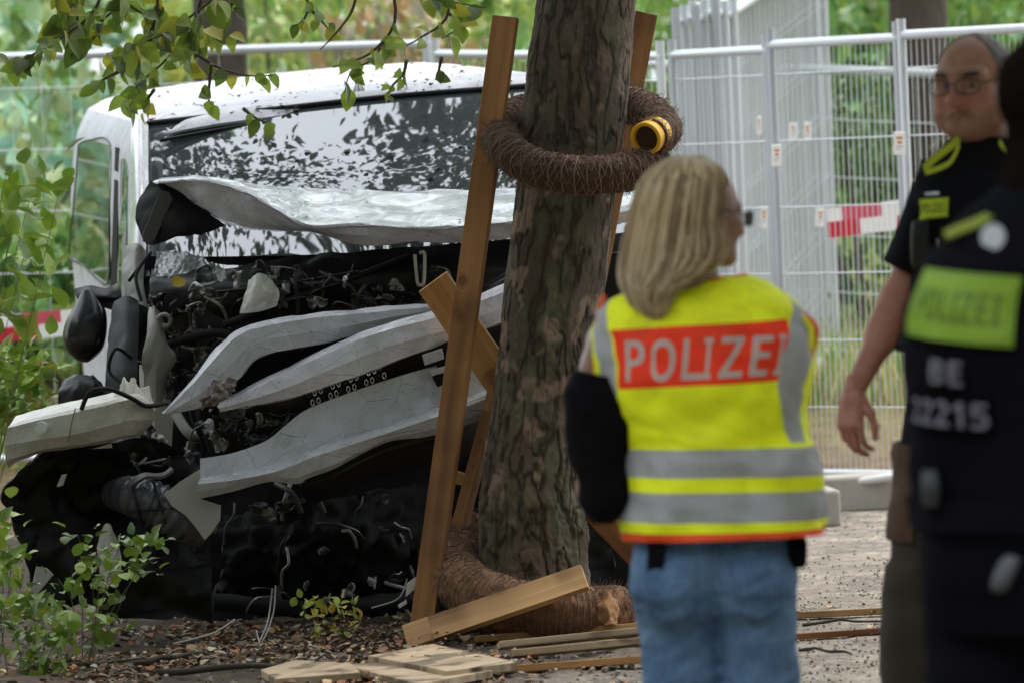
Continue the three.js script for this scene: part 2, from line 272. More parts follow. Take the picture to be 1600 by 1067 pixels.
const M = {
  plank: wood([0.43, 0.25, 0.115]), plankDark: wood([0.38, 0.18, 0.07]), plankPale: std([0.64, 0.52, 0.37], 0.85, { map: woodOld, bumpMap: woodBump, bumpScale: 0.002 }), plankGrey: wood([0.60, 0.42, 0.23]), plankMid: wood([0.66, 0.42, 0.20]),
  paint: phys([0.60, 0.61, 0.66], 0.5, { clearcoat: 0.8, clearcoatRoughness: 0.07, map: grime, roughnessMap: grimeRough }),
  scuffed: phys([0.46, 0.475, 0.505], 0.55, { clearcoat: 0.35, clearcoatRoughness: 0.22, map: grime, roughnessMap: grimeRough, bumpMap: speck, bumpScale: 0.0006 }),
  primer: std([0.36, 0.36, 0.32], 0.7), cream: phys([0.50, 0.50, 0.44], 0.55, { map: grime, roughnessMap: grimeRough, bumpMap: speck, bumpScale: 0.0012 }), metalGrey: std([0.26, 0.255, 0.235], 0.5, { metalness: 0.3 }), hoseGrey: std([0.06, 0.06, 0.055], 0.5), 
  blackPlastic: phys([0.010, 0.010, 0.011], 0.38, { specularIntensity: 0.7 }), blackMatt: phys([0.011, 0.011, 0.011], 0.8, { specularIntensity: 0.45 }), rubber: phys([0.012, 0.012, 0.012], 0.75, { specularIntensity: 0.4 }), gloss: phys([0.03, 0.03, 0.035], 0.12), darkGrey: std([0.05, 0.055, 0.055], 0.6), roofPaint: phys([0.62, 0.62, 0.67], 0.6, { map: grime, specularIntensity: 0.5 }), blackLiner: phys([0.008, 0.008, 0.008], 0.55, { specularIntensity: 0.5 }), chrome: std([0.7, 0.7, 0.7], 0.25, { metalness: 0.9 }), steel: std([0.3, 0.3, 0.3], 0.4, { metalness: 0.7 }),
  screen: phys([0.09, 0.11, 0.115], 0.016, { ior: 2.33, transmission: 0.5, thickness: 0 }), sideGlass: phys([0.06, 0.065, 0.05], 0.02, { ior: 2.33, transmission: 0.1, thickness: 0 }),
  galv: std([0.62, 0.64, 0.66], 0.38, { metalness: 0.55 }), galvDull: std([0.44, 0.46, 0.48], 0.45, { metalness: 0.5 }), concrete: std([0.36, 0.33, 0.29], 0.95, { bumpMap: speck, bumpScale: 0.004 }),
  leaf: std([1, 1, 1], 0.55), yellowPipe: phys([0.78, 0.42, 0.015], 0.4), label: null,
};
const leafMat = (c, r = 0.5, t = 0.42) => phys(c, r, { transmission: t, thickness: 0, side: THREE.DoubleSide });
M.canopy = phys([1, 1, 1], 0.8, { transmission: 0.2, thickness: 0, side: THREE.DoubleSide });
M.leaf = phys([1, 1, 1], 0.75, { transmission: 0.5, thickness: 0, side: THREE.DoubleSide });
M.leafNear = phys([1, 1, 1], 0.6, { transmission: 0.45, thickness: 0, side: THREE.DoubleSide });
M.dry = std([1, 1, 1], 0.8, { side: THREE.DoubleSide });
function leafGeo(n = 5, wide = 0.62, fold = 0.25, curl = 0.25) {   // 1 long, stalk at the origin, lying along +y
  const pos = [], uv = [], idx = [];
  for (let i = 0; i <= n; i++) { const t = i / n, w = wide * 0.5 * Math.pow(Math.sin(Math.PI * Math.pow(t, 0.75)), 0.85), z = -curl * t * t; pos.push(-w, t, z + w * fold * 2, 0, t, z, w, t, z + w * fold * 2); uv.push(0, t, 0.5, t, 1, t); if (i < n) { const a = i * 3; idx.push(a, a + 1, a + 3, a + 1, a + 4, a + 3, a + 1, a + 2, a + 4, a + 2, a + 5, a + 4); } }
  const g = new THREE.BufferGeometry(); g.setAttribute('position', new THREE.Float32BufferAttribute(pos, 3)); g.setAttribute('uv', new THREE.Float32BufferAttribute(uv, 2)); g.setIndex(idx); g.computeVertexNormals(); return g;
}
const leafA = leafGeo(6, 0.66, 0.2, 0.22), leafB = leafGeo(3, 0.6, 0.25, 0.3), leafDry = leafGeo(4, 0.72, 0.2, 0.22);
// ---------------------------------------------------------------- ground
const groundMap = dataTex(1024, 1024, (u, v) => {
  const a = tile((x, y) => fbm(x, y, 1, 5), u, v, 14), b = tile((x, y) => fbm(x, y, 8, 3), u, v, 90), k = 0.55 + (a - 0.5) * 0.5 + (b - 0.5) * 0.55;
  return [k * 1.0 + 0.1, k * 0.98 + 0.1, k * 0.95 + 0.1];
});
const groundMat = std([1, 1, 1], 0.95, { map: groundMap, vertexColors: true, bumpMap: speck, bumpScale: 0.008 });
{
  const xs = [], zs = [];
  for (let x = -160; x < -8; x += 8) xs.push(x); for (let x = -8; x < -3; x += 0.5) xs.push(x); for (let x = -3; x < 3; x += 0.035) xs.push(x); for (let x = 3; x < 8; x += 0.5) xs.push(x); for (let x = 8; x <= 160; x += 8) xs.push(x);
  for (let z = 90; z > 0; z -= 8) zs.push(z); for (let z = 0; z > -16; z -= 0.6) zs.push(z); for (let z = -16; z > -26; z -= 0.045) zs.push(z); for (let z = -26; z > -45; z -= 0.5) zs.push(z); for (let z = -45; z >= -190; z -= 8) zs.push(z);
  const pos = [], uv = [], col = [], idx = [], nx = xs.length;
  for (const z of zs) for (const x of xs) {
    const n = fbm(x * 1.3, z * 1.3, 3, 3), f = fbm(x * 9, z * 9, 5, 3), road = smooth(0.35, 1.0, x + (z + 21) * 0.1 + (n - 0.5) * 0.9) * smooth(-25.6, -25.2, z), near = z > -17 ? 1 : 0;
    const r = Math.max(road, near), far = smooth(-25.4, -26.5, z);
    const y = z < -16 && z > -26 && Math.abs(x) < 3 ? (1 - r * 0.75) * ((f - 0.5) * 0.05 + (n - 0.5) * 0.05) : 0;
    pos.push(x, groundY(x, z) + Math.min(y, 0.03), z); uv.push(x / 1.7, z / 1.7);
    const dirt = [0.14 + n * 0.1, 0.10 + n * 0.07, 0.068 + n * 0.045], rd = [0.50, 0.44, 0.37], bank = smooth(-28.5, -26.5, z), gr = [lerp(0.28 + n * 0.1, 0.33, bank), lerp(0.25 + n * 0.1, 0.2 + n * 0.06, bank), lerp(0.1, 0.12, bank)];
    for (let k = 0; k < 3; k++) col.push(lerp(lerp(dirt[k], rd[k] * (0.8 + f * 0.4), r), gr[k], far * (1 - near)));
  }
  for (let j = 0; j < zs.length - 1; j++) for (let i = 0; i < nx - 1; i++) { const a = j * nx + i; idx.push(a, a + 1, a + nx, a + 1, a + nx + 1, a + nx); }
  const g = new THREE.BufferGeometry(); g.setAttribute('position', new THREE.Float32BufferAttribute(pos, 3)); g.setAttribute('uv', new THREE.Float32BufferAttribute(uv, 2)); g.setAttribute('color', new THREE.Float32BufferAttribute(col, 3)); g.setIndex(idx); g.computeVertexNormals();
  solo('ground', g, groundMat, 'bare trampled earth around the tree turning to pale gravel road on the right', 'ground', null, 'structure');
}

// ---------------------------------------------------------------- plants far behind the fence
const shade = (r, base, dv = 0.35, warm = 0.15) => { const k = 1 - dv / 2 + r() * dv, w = (r() - 0.5) * warm; return new THREE.Color().setRGB(base[0] * k * (1 + w * 2), base[1] * k, base[2] * k * (1 - w * 2)); };
function crownMats(r, c, rad, n, size, { clumps = 26, spread = 0.3, shell = 0.55, flat = 0 } = {}) {
  const cl = []; for (let i = 0; i < clumps; i++) { const d = V(r() * 2 - 1, r() * 2 - 1, r() * 2 - 1); if (d.length() > 1) { i--; continue; } d.normalize().multiplyScalar(shell + (1 - shell) * Math.cbrt(r())); cl.push(V(c.x + d.x * rad.x, c.y + d.y * rad.y, c.z + d.z * rad.z)); }
  const out = []; const tone = [];
  const ct = cl.map(() => 0.75 + r() * 0.5);
  for (let i = 0; i < n; i++) {
    const k = Math.floor(r() * clumps), q = cl[k], g = () => (r() + r() + r() - 1.5) * 1.15;
    const p = V(q.x + g() * rad.x * spread, q.y + g() * rad.y * spread * 0.8, q.z + g() * rad.z * spread);
    const e = new THREE.Quaternion().setFromEuler(new THREE.Euler((r() - 0.5) * 2.4 - 0.9 * flat, r() * 6.28, (r() - 0.5) * 2.0));
    out.push(compose(p, e, size * (0.6 + r() * 0.8))); tone.push(ct[k]);
  }
  return { out, tone, cl };
}
function shrub(label, px, d, wide, top, base, seed, { n = 1300, size = 0.11, group, bottom = 0 } = {}) {
  const r = rng(seed), f = P(px, 400, d), y0 = groundY(f.x, f.z), c = V(f.x, (top + bottom) / 2, f.z), rad = V(wide / 2, (top - bottom) / 2, wide * 0.42);
  const t = thing('shrub', label, 'shrub', V(f.x, y0, f.z), group);
  const { out, tone, cl } = crownMats(r, c, rad, n, size);
  const cols = tone.map((k) => { const q = shade(r, base, 0.5, 0.25); return q.multiplyScalar(k); });
  const fo = instanced('foliage', leafB, M.leaf, out, cols, t); fo.castShadow = true;
  const stems = []; for (let i = 0; i < 7; i++) { const q = cl[i]; stems.push(tube([V(f.x + (r() - 0.5) * 0.2, y0 - 0.05, f.z + (r() - 0.5) * 0.2), V(lerp(f.x, q.x, 0.4), lerp(y0, q.y, 0.5), lerp(f.z, q.z, 0.3)), q.clone()], [0.025, 0.018, 0.006], { nl: 6, ns: 5, cap: false })); }
  part('stem', merge(stems), std([0.09, 0.07, 0.05], 0.9), t);
  return t;
}
const PALE = [0.42, 0.56, 0.36], LIME = [0.28, 0.42, 0.10], YEL = [0.40, 0.45, 0.13], MID = [0.16, 0.29, 0.07], DEEP = [0.12, 0.21, 0.06], RUST = [0.42, 0.32, 0.18], STRAW = [0.6, 0.54, 0.27];
for (const [px, d, wide, top, base, n, size, label] of [
  [-30, 30, 2.4, 2.5, PALE, 1700, 0.15, 'pale broad-leaved shrub at the left picture edge behind the fence'],
  [70, 33, 2.2, 3.0, PALE, 1700, 0.15, 'tall pale green shrub behind the fence, just left of the dark tree trunk'],
  [120, 28.5, 1.5, 1.5, LIME, 1000, 0.13, 'low yellow-green shrub behind the fence beside the van flank'],
  [20, 28.2, 1.5, 1.2, MID, 1000, 0.12, 'low darker green shrub behind the fence under the pale shrubs'],
  [250, 34, 2.2, 3.1, LIME, 1600, 0.13, 'yellow-green shrub behind the fence above the van roof corner'],
  [430, 33, 2.0, 2.7, YEL, 1500, 0.12, 'yellowish shrub just right of the dark trunk above the van roof'],
  [560, 35, 2.2, 3.2, LIME, 1600, 0.12, 'lime green shrub behind the fence above the middle of the van roof'],
  [650, 32, 1.5, 2.35, RUST, 900, 0.11, 'brownish thinning shrub behind the fence left of the tall plank'],
  [740, 35, 2.0, 3.1, YEL, 1500, 0.12, 'yellow-green shrub behind the tall plank'],
  [870, 36, 2.2, 3.3, LIME, 1400, 0.12, 'lime shrub hidden largely by the big tree trunk'],
  [1020, 34, 1.8, 2.9, LIME, 1500, 0.12, 'bright shrub between the big trunk and the stacked fence panels'],
  [1150, 37, 2.4, 3.4, MID, 1900, 0.12, 'fresh green shrub rising behind the stacked fence panels'],
  [1290, 35, 2.2, 3.3, MID, 1900, 0.12, 'leafy green shrub above the end of the panel stack'],
  [1350, 30, 1.3, 1.75, DEEP, 1000, 0.1, 'dark green shrub behind the mesh left of the fence joint'],
  [1400, 38, 2.2, 3.4, MID, 1700, 0.12, 'green shrub beside the second background trunk'],
  [1540, 36, 2.2, 3.3, LIME, 1700, 0.12, 'bright green shrub above the head of the man with glasses'],
  [1660, 34, 2.2, 3.2, MID, 1400, 0.12, 'green shrub at the right picture edge'],
  [1480, 31, 1.5, 1.9, MID, 900, 0.11, 'half hidden shrub behind the man with glasses'],
]) shrub(label, px, d, wide, top, base, Math.round(px * 7 + d * 31), { n, size, bottom: 0.1 });

function farTree(label, px, d, rad, topPx, seed, lean = 0) {
  const b = P(px, 400, d), y0 = groundY(b.x, b.z), r = rng(seed), top = 7.5;
  const t = thing('tree', label, 'tree', V(b.x, y0, b.z));
  const pts = [V(b.x, y0 - 0.1, b.z), V(b.x + lean * 0.3, 2.5, b.z), V(b.x + lean, 5, b.z), V(b.x + lean * 1.5, top, b.z)];
  part('trunk', tube(pts, [rad * 1.2, rad, rad * 0.85, rad * 0.4], { nl: 60, ns: 26, bump: 0.05, bs: 9 }), M.bark, t);
  for (let i = 0; i < 4; i++) { const a = r() * 6.28; part('limb', tube([V(b.x + lean, 4.2 + i * 0.6, b.z), V(b.x + Math.cos(a) * 1.2, 5.4 + i * 0.5, b.z + Math.sin(a) * 1.2), V(b.x + Math.cos(a) * 2.3, 6.4 + i * 0.6, b.z + Math.sin(a) * 2.3)], [0.1, 0.06, 0.02], { nl: 8, ns: 6 }), M.bark, t); }
  const { out, tone } = crownMats(r, V(b.x, 6.6, b.z), V(2.6, 2.4, 2.6), 2600, 0.2);
  instanced('crown', leafB, M.leaf, out, tone.map((k) => shade(r, MID).multiplyScalar(k)), t);
}
M.bark = std([0.062, 0.047, 0.036], 0.95, { bumpMap: dataTex(256, 512, (u, v) => { const k = fbm(u * 26, v * 9, 2, 4); return [k, k, k]; }, { srgb: false }), bumpScale: 0.02 });
farTree('dark background tree with a plain trunk behind the van roof, left', 360, 29.2, 0.13, 0, 71);
farTree('dark background tree with its trunk behind the fence beside the man with glasses', 1450, 30.5, 0.15, 0, 72);
{ // the wood that closes the view
  const r = rng(5), out = [], cols = [];
  for (let i = 0; i < 26000; i++) { const x = (r() * 2 - 1) * 30, z = -44 - r() * 14, h = 5 + fbm(x * 0.35, z * 0.2, 2) * 5, y = groundY(x, z) + r() * h; out.push(compose(V(x, y, z), rq(r), 0.28 + r() * 0.35)); const k = 0.6 + fbm(x * 0.8, y * 0.9, z * 0.3, 3) * 0.9; cols.push(shade(r, r() < 0.35 ? LIME : MID, 0.4, 0.2).multiplyScalar(k)); }
  tag(instanced('wood', leafB, M.leaf, out, cols), 'distant wood of mixed green leaves closing the view behind the fence', 'wood', null, 'stuff');
}
{ // trees across the street behind the lens and a leafy bank on the left: the shade the place stands in
  const r = rng(6), out = [], cols = [];
  for (let i = 0; i < 30000; i++) { const a = (-0.1 + r() * 1.25) * Math.PI, R = 17 + r() * 8, x = Math.cos(a) * R * 1.1, z = -12 + Math.sin(a) * R; if (z < -21 && x > 0) continue; const h = 9 + fbm(x * 0.3, z * 0.3, 7) * 7; out.push(compose(V(x, 0.2 + r() * h, z), rq(r), 0.45 + r() * 0.5)); cols.push(shade(r, MID, 0.4, 0.2).multiplyScalar(0.55)); }
  tag(instanced('wood', leafB, M.canopy, out, cols), 'leafy trees standing around the place on the side of the onlookers', 'wood', null, 'stuff');
  const o2 = [], c2 = []; for (let i = 0; i < 5000; i++) { const t = r(), x = -4.4 - r() * 2.5 - t * 1.5, z = -22 - t * 14, y = r() * 3.0; o2.push(compose(V(x, y, z), rq(r), 0.1 + r() * 0.14)); c2.push(shade(r, r() < 0.5 ? LIME : YEL, 0.4, 0.2)); }
  tag(instanced('hedge', leafB, M.leaf, o2, c2), 'bright yellow-green bank of leaves outside the picture on the left, mirrored by the van', 'hedge', null, 'stuff');
}
{ // rough grass on the slope beyond the fence
  const r = rng(15), out = [], cols = [], blade = new THREE.BufferGeometry();
  blade.setAttribute('position', new THREE.Float32BufferAttribute([-0.012, 0, 0, 0.012, 0, 0, -0.008, 0.5, 0.06, 0.008, 0.5, 0.06, 0, 1, 0.28], 3)); blade.setAttribute('uv', new THREE.Float32BufferAttribute(new Float32Array(10), 2)); blade.setIndex([0, 1, 2, 1, 3, 2, 2, 3, 4]); blade.computeVertexNormals();
  for (let i = 0; i < 26000; i++) { const z = -27.0 - Math.pow(r(), 1.2) * 11, x = (r() * 2 - 1) * 3.4 * (-z / 27); if (fbm(x * 1.2, z * 0.8, 4) < 0.4) continue; const s = 0.12 + r() * 0.26; out.push(compose(V(x, groundY(x, z), z), new THREE.Quaternion().setFromEuler(new THREE.Euler((r() - 0.5) * 0.7, r() * 6.28, (r() - 0.5) * 0.7)), V(1, s, s))); cols.push(shade(r, r() < 0.6 ? STRAW : LIME, 0.5, 0.1)); }
  tag(instanced('grass', blade, M.leaf, out, cols), 'dry yellowish grass on the slope beyond the fence', 'grass', null, 'stuff');
}

// ---------------------------------------------------------------- building-site fence
function rod(a, b, r, ns = 8) { return tube([a, a.clone().lerp(b, 0.5), b], r, { nl: 2, ns }); }
function fencePanel(label, A, B, { top = 2.0, bot = 0.13, step = 0.03, rail = 0.021, post = 0.021, wires = true, sag = 0, group, lean = [0, 0], postMat = M.galv, wireR = 0.0034, vertR = 0.0019 } = {}) {
  // A, B: feet of the two posts on the ground
  const t = thing('fence_panel', label, 'fence panel', A.clone().lerp(B, 0.5), group), dir = sub(B, A), len = dir.length(); dir.normalize();
  const at = (u, h) => A.clone().addScaledVector(dir, u).add(V(lean[0] * h, h - Math.sin(u / len * Math.PI) * sag * (h / top), lean[1] * h));
  for (const u of [0.012, len - 0.012]) part('post', rod(at(u, 0.03), at(u, top + 0.05), post, 10), postMat, t);
  for (const h of [top - 0.02, bot]) { const pts = []; for (let i = 0; i <= 6; i++) pts.push(at(len * i / 6, h)); part('rail', tube(pts, rail, { nl: 12, ns: 9 }), M.galv, t); }
  const w = []; const n = Math.max(2, Math.round(len / step));
  for (let i = 1; i < n; i++) w.push(tube([at(len * i / n, bot), at(len * i / n, 1), at(len * i / n, top - 0.02)], vertR, { nl: 2, ns: 4, cap: false }));
  for (let h = bot + 0.29; h < top - 0.1; h += 0.29) { const pts = []; for (let i = 0; i <= 4; i++) pts.push(at(len * i / 4, h).add(V(0, 0, 0.005))); w.push(tube(pts, wireR, { nl: 6, ns: 5, cap: false })); }
  const m = part('wire_mesh', merge(w), M.galv, t); m.userData.kind = 'stuff';
  return t;
}
const foot = (px, d) => { const p = P(px, 400, d); return V(p.x, groundY(p.x, p.z), p.z); };
const footAt = (px, py, d) => { const p = P(px, py, d); return V(p.x, groundY(p.x, p.z), p.z); };  // the foot of an upright seen at (px, py)
const F = [footAt(1054, 240, 25.3), footAt(1208, 240, 24.8), footAt(1413, 240, 24.3), footAt(1650, 240, 23.8)];
fencePanel('narrow galvanised mesh panel in front of the left half of the stacked panels', F[0], F[1], { group: 'mesh panels of the front fence', top: 2.0, postMat: M.galvDull });
fencePanel('galvanised mesh panel between the two posts with white clamp plates', F[1], F[2], { group: 'mesh panels of the front fence', top: 2.02, postMat: M.galvDull });
fencePanel('galvanised mesh panel running behind the man with glasses', F[2], F[3], { group: 'mesh panels of the front fence', top: 2.03 });
fencePanel('fence panel with close wires behind the tall plank and the big trunk', footAt(682, 200, 26.4), footAt(1040, 200, 25.5), { top: 2.0, step: 0.035 });
fencePanel('wide-meshed fence panel behind the van on the left', footAt(-120, 200, 26.8), footAt(676, 200, 26.5), { top: 2.04, step: 0.142, rail: 0.022 });
fencePanel('fence panel farther back with a white top rail seen through the mesh', footAt(985, 130, 29.4), footAt(1750, 130, 27.6), { top: 1.62, bot: -0.1, step: 0.1, rail: 0.024 });
{ // stacked panels standing on edge, running away from the lens
  const top = [2.14, 2.12, 2.15, 2.13, 2.16, 2.14, 2.17, 2.13, 2.15]; const r = rng(44);
  for (let i = 0; i < 9; i++) {
    const a = footAt(1066 + i * 10.5, 200, 25.9 + (i % 3) * 0.12), b = footAt(1206 + i * 11, 200, 29.2 + ((i * 2) % 3) * 0.15);
    const l = i === 0 ? 'stacked fence panel at the left face of the upright stack' : i === 8 ? 'stacked fence panel at the right face of the upright stack' : `galvanised mesh panel, ${['', 'second', 'third', 'fourth', 'fifth', 'sixth', 'seventh', 'eighth'][i]} from the left in the upright stack behind the fence`;
    const p = fencePanel(l, a, b, { top: top[i] + (i % 2) * 0.02, step: 0.17, wireR: 0.0016, vertR: 0.0034, postMat: i % 3 ? M.galv : M.galvDull, group: 'panels of the upright stack', lean: [0.004 * (i % 3 - 1), 0] });
  }
}
{ // clamps and tags
  const plateTex = canvasTex(64, 128, (c) => { c.fillStyle = '#efece6'; c.fillRect(0, 0, 64, 128); c.fillStyle = '#c98b5a'; c.fillRect(14, 26, 36, 16); c.fillRect(20, 50, 26, 18); c.fillStyle = '#b9b3aa'; c.fillRect(12, 78, 40, 8); c.fillRect(12, 94, 30, 6); });
  const tm = std([1, 1, 1], 0.6, { map: plateTex });
  for (const [px, py, d, w, h, label] of [[1214, 243, 24.72, 15, 34, 'white clamp plate on the fence post right of the woman'], [1406, 224, 24.22, 18, 36, 'white clamp plate on the fence post left of the man with glasses'], [1186, 196, 26.2, 8, 30, 'narrow white tag on the stacked panels, leftmost of three'], [1240, 205, 26.4, 12, 26, 'white tag on the stacked panels, middle of three'], [1262, 206, 26.5, 12, 30, 'white tag on the stacked panels, rightmost of three'], [1194, 340, 26.2, 12, 34, 'lower white tag on the stacked panels behind the spectacles of the woman'], [1282, 340, 26.5, 15, 30, 'lower white tag at the right end of the stacked panels']]) {
    const s = FOCAL / d, g = new RoundedBoxGeometry(w / s, h / s, 0.012, 2, 0.003); g.rotateZ(-0.04); const c = P(px, py, d); g.translate(c.x, c.y, c.z);
    solo('clamp_plate', g, tm, label, 'fence clamp');
  }
}
function tape(label, pts, h, seed) {
  const t = canvasTex(256, 64, (c) => { c.fillStyle = '#f4f1ee'; c.fillRect(0, 0, 256, 64); c.fillStyle = '#cf2438'; c.fillRect(0, 0, 90, 34); c.fillRect(170, 0, 86, 30); c.fillStyle = '#d8566a'; c.fillRect(56, 34, 80, 30); });
  t.wrapS = THREE.RepeatWrapping; t.repeat.set(1.7, 1); t.offset.set(seed, 0);
  const rows = [pts, pts.map((p) => p.clone().add(V(0.004, -h, 0.01)))], g = sheet(rows, { nu: 20, nv: 3, thick: 0.0006, crumple: 0.012, cs: 7, seed });
  const u = g.attributes.uv; for (let i = 0; i < u.count; i++) u.setY(i, u.getY(i) / h);
  return solo('barrier_tape', g, phys([1, 1, 1], 0.45, { map: t, transmission: 0.25, thickness: 0 }), label, 'barrier tape');
}
tape('red and white barrier tape stretched behind the mesh beside the man with glasses', [P(1292, 326, 25.9), P(1360, 318, 25.9), P(1430, 309, 25.8), P(1500, 303, 25.8)], 0.135, 0.1);
tape('red and white barrier tape stretched low behind the van at the left edge', [P(-40, 497, 26.2), P(60, 488, 26.2), P(140, 481, 26.2), P(220, 476, 26.2)], 0.12, 0.86);
for (const [px, py, d, w, h, dz, label] of [[1352, 783, 24.3, 138, 42, 0.22, 'long concrete foot under the front fence right of the woman'], [1276, 803, 23.5, 62, 52, 0.3, 'short concrete foot standing closest behind the hip of the woman'], [1560, 775, 23.8, 150, 44, 0.22, 'concrete fence foot behind the legs of the two men']]) {
  const s = FOCAL / d, g = new RoundedBoxGeometry(w / s, 0.155, dz, 3, 0.018), c = P(px, py, d); g.rotateY(0.1); g.translate(c.x, 0.068, c.z); solo('concrete_foot', g, M.concrete, label, 'fence foot');
}
{ // white pipe lying on the long foot
  solo('white_pipe', tubePx([[1283, 756, 24.25], [1340, 752, 24.2], [1400, 744, 24.15], [1440, 740, 24.1]], 0.017, { nl: 60, ns: 8, ripple: 0.002, rippleN: 28 }), std([0.75, 0.75, 0.73], 0.5), 'white ribbed pipe lying on the long concrete foot', 'pipe');
}
// ---------------------------------------------------------------- the big tree
const TD = 18.9;
{
  const base = P(838, 985, TD); base.y = 0;
  const tree = thing('tree', 'thick furrowed tree trunk standing before the wrecked van, wrapped with coir rings', 'tree', base);
  // left and right edge of the trunk
  const edge = [[-420, 868, 1022], [-200, 850, 1008], [0, 836, 996], [80, 822, 991], [170, 815, 984], [300, 803, 966], [420, 789, 951], [520, 779, 940], [600, 771, 930], [700, 758, 921], [780, 750, 919], [850, 748, 918], [920, 747, 922], [980, 738, 932], [1010, 724, 946]];
  const nu = 300, nv = 560, pos = [], col = [], uv = [], idx = [];
  const ey = edge.map((e) => e[0]);
  const val = (y, k) => { let i = 0; while (i < ey.length - 2 && y > ey[i + 1]) i++; const t = clamp((y - ey[i]) / (ey[i + 1] - ey[i])); const a = edge[Math.max(0, i - 1)][k], b = edge[i][k], c = edge[i + 1][k], d = edge[Math.min(edge.length - 1, i + 2)][k]; return cat(a, b, c, d, t); };
  for (let j = 0; j <= nv; j++) {
    const y = lerp(-420, 1010, j / nv), l = P(val(y, 1), y, TD), r = P(val(y, 2), y, TD), c = l.clone().add(r).multiplyScalar(0.5), R = l.distanceTo(r) / 2;
    for (let i = 0; i <= nu; i++) {
      const a = (i % nu) / nu * Math.PI * 2, sx = Math.cos(a), sz = Math.sin(a), h = c.y;
      // bark: long plates between furrows
      const tw = fbm(sx * 2.5, h * 7, sz * 2.5, 3) * 2.2;
      const cell = fbm(sx * 4.2 + tw * 0.5, h * 13, sz * 4.2 + 3, 3), fur = Math.abs(fbm(sx * 4.6 + tw * 0.45, h * 8.0 + tw * 0.2, sz * 4.6, 3) - 0.5) * 2, fine = fbm(sx * 16, h * 70, sz * 16, 3), cr = Math.abs(fbm(sx * 3.2, h * 26 + tw, sz * 3.2, 2) - 0.5) * 2;
      let d = smooth(0, 0.14, fur) * 0.014 + (cell - 0.5) * 0.03 + (fine - 0.5) * 0.010 + smooth(0, 0.1, cr) * 0.004;
      const low = smooth(1.4, 0.2, h); d *= 0.36 + low * 0.36;
      const rr = R + d - 0.012;
      pos.push(c.x + sx * rr, c.y, c.z + sz * rr); uv.push(i / nu * 3, h);
      const patch = smooth(0.56, 0.64, fbm(sx * 2.6 + 9, h * 11, sz * 2.6, 3)) * smooth(0.35, 0.55, h) * smooth(2.2, 1.4, h), moss = smooth(0.45, 0.65, fbm(sx * 2 + 20, h * 5, sz * 2, 3)), k = (0.42 + smooth(0.0, 0.3, fur) * 0.5) * (0.75 + fine * 0.5), pale = smooth(0.55, 0.75, cell) * 0.35;
      const lowc = smooth(1.2, 0.2, h);
      const b = [0.096, 0.070, 0.048]; b[0] = lerp(b[0], 0.15, lowc); b[1] = lerp(b[1], 0.108, lowc); b[2] = lerp(b[2], 0.072, lowc);
      const m = [lerp(b[0], 0.10, moss * 0.6), lerp(b[1], 0.11, moss * 0.6), lerp(b[2], 0.062, moss * 0.6)];
      col.push(lerp(m[0] * k * (1 + pale), 0.27, patch * 0.8), lerp(m[1] * k * (1 + pale), 0.19, patch * 0.8), lerp(m[2] * k * (1 + pale), 0.135, patch * 0.8));
    }
  }
  for (let j = 0; j < nv; j++) for (let i = 0; i < nu; i++) { const a = j * (nu + 1) + i, b = a + 1, c = a + nu + 1, d = c + 1; idx.push(a, b, c, b, d, c); }
  const g = new THREE.BufferGeometry(); g.setAttribute('position', new THREE.Float32BufferAttribute(pos, 3)); g.setAttribute('uv', new THREE.Float32BufferAttribute(uv, 2)); g.setAttribute('color', new THREE.Float32BufferAttribute(col, 3)); g.setIndex(idx); g.computeVertexNormals();
  part('trunk', g, std([1, 1, 1], 0.95, { vertexColors: true }), tree);
  const fork = P(945, -420, TD), rr = rng(8);
  for (let i = 0; i < 7; i++) { const a = i / 7 * 6.28 + 0.4, q = V(fork.x + Math.cos(a) * 2.4, 5.6 + rr() * 1.6, fork.z + Math.sin(a) * 2.4); part('limb', tube([fork.clone().add(V(0, -0.25, 0)), fork.clone().lerp(q, 0.4).add(V(0, 0.5, 0)), q], [0.15, 0.075, 0.02], { nl: 10, ns: 8 }), M.bark, tree); }
  const { out, tone } = crownMats(rr, V(-0.8, 5.3, -19.7), V(3.8, 2.2, 5.0), 29000, 0.10, { clumps: 170, spread: 0.105, shell: 0.15 });
  instanced('crown', leafB, M.canopy, out, tone.map((k) => shade(rr, [0.085, 0.10, 0.06]).multiplyScalar(k)), tree);
}
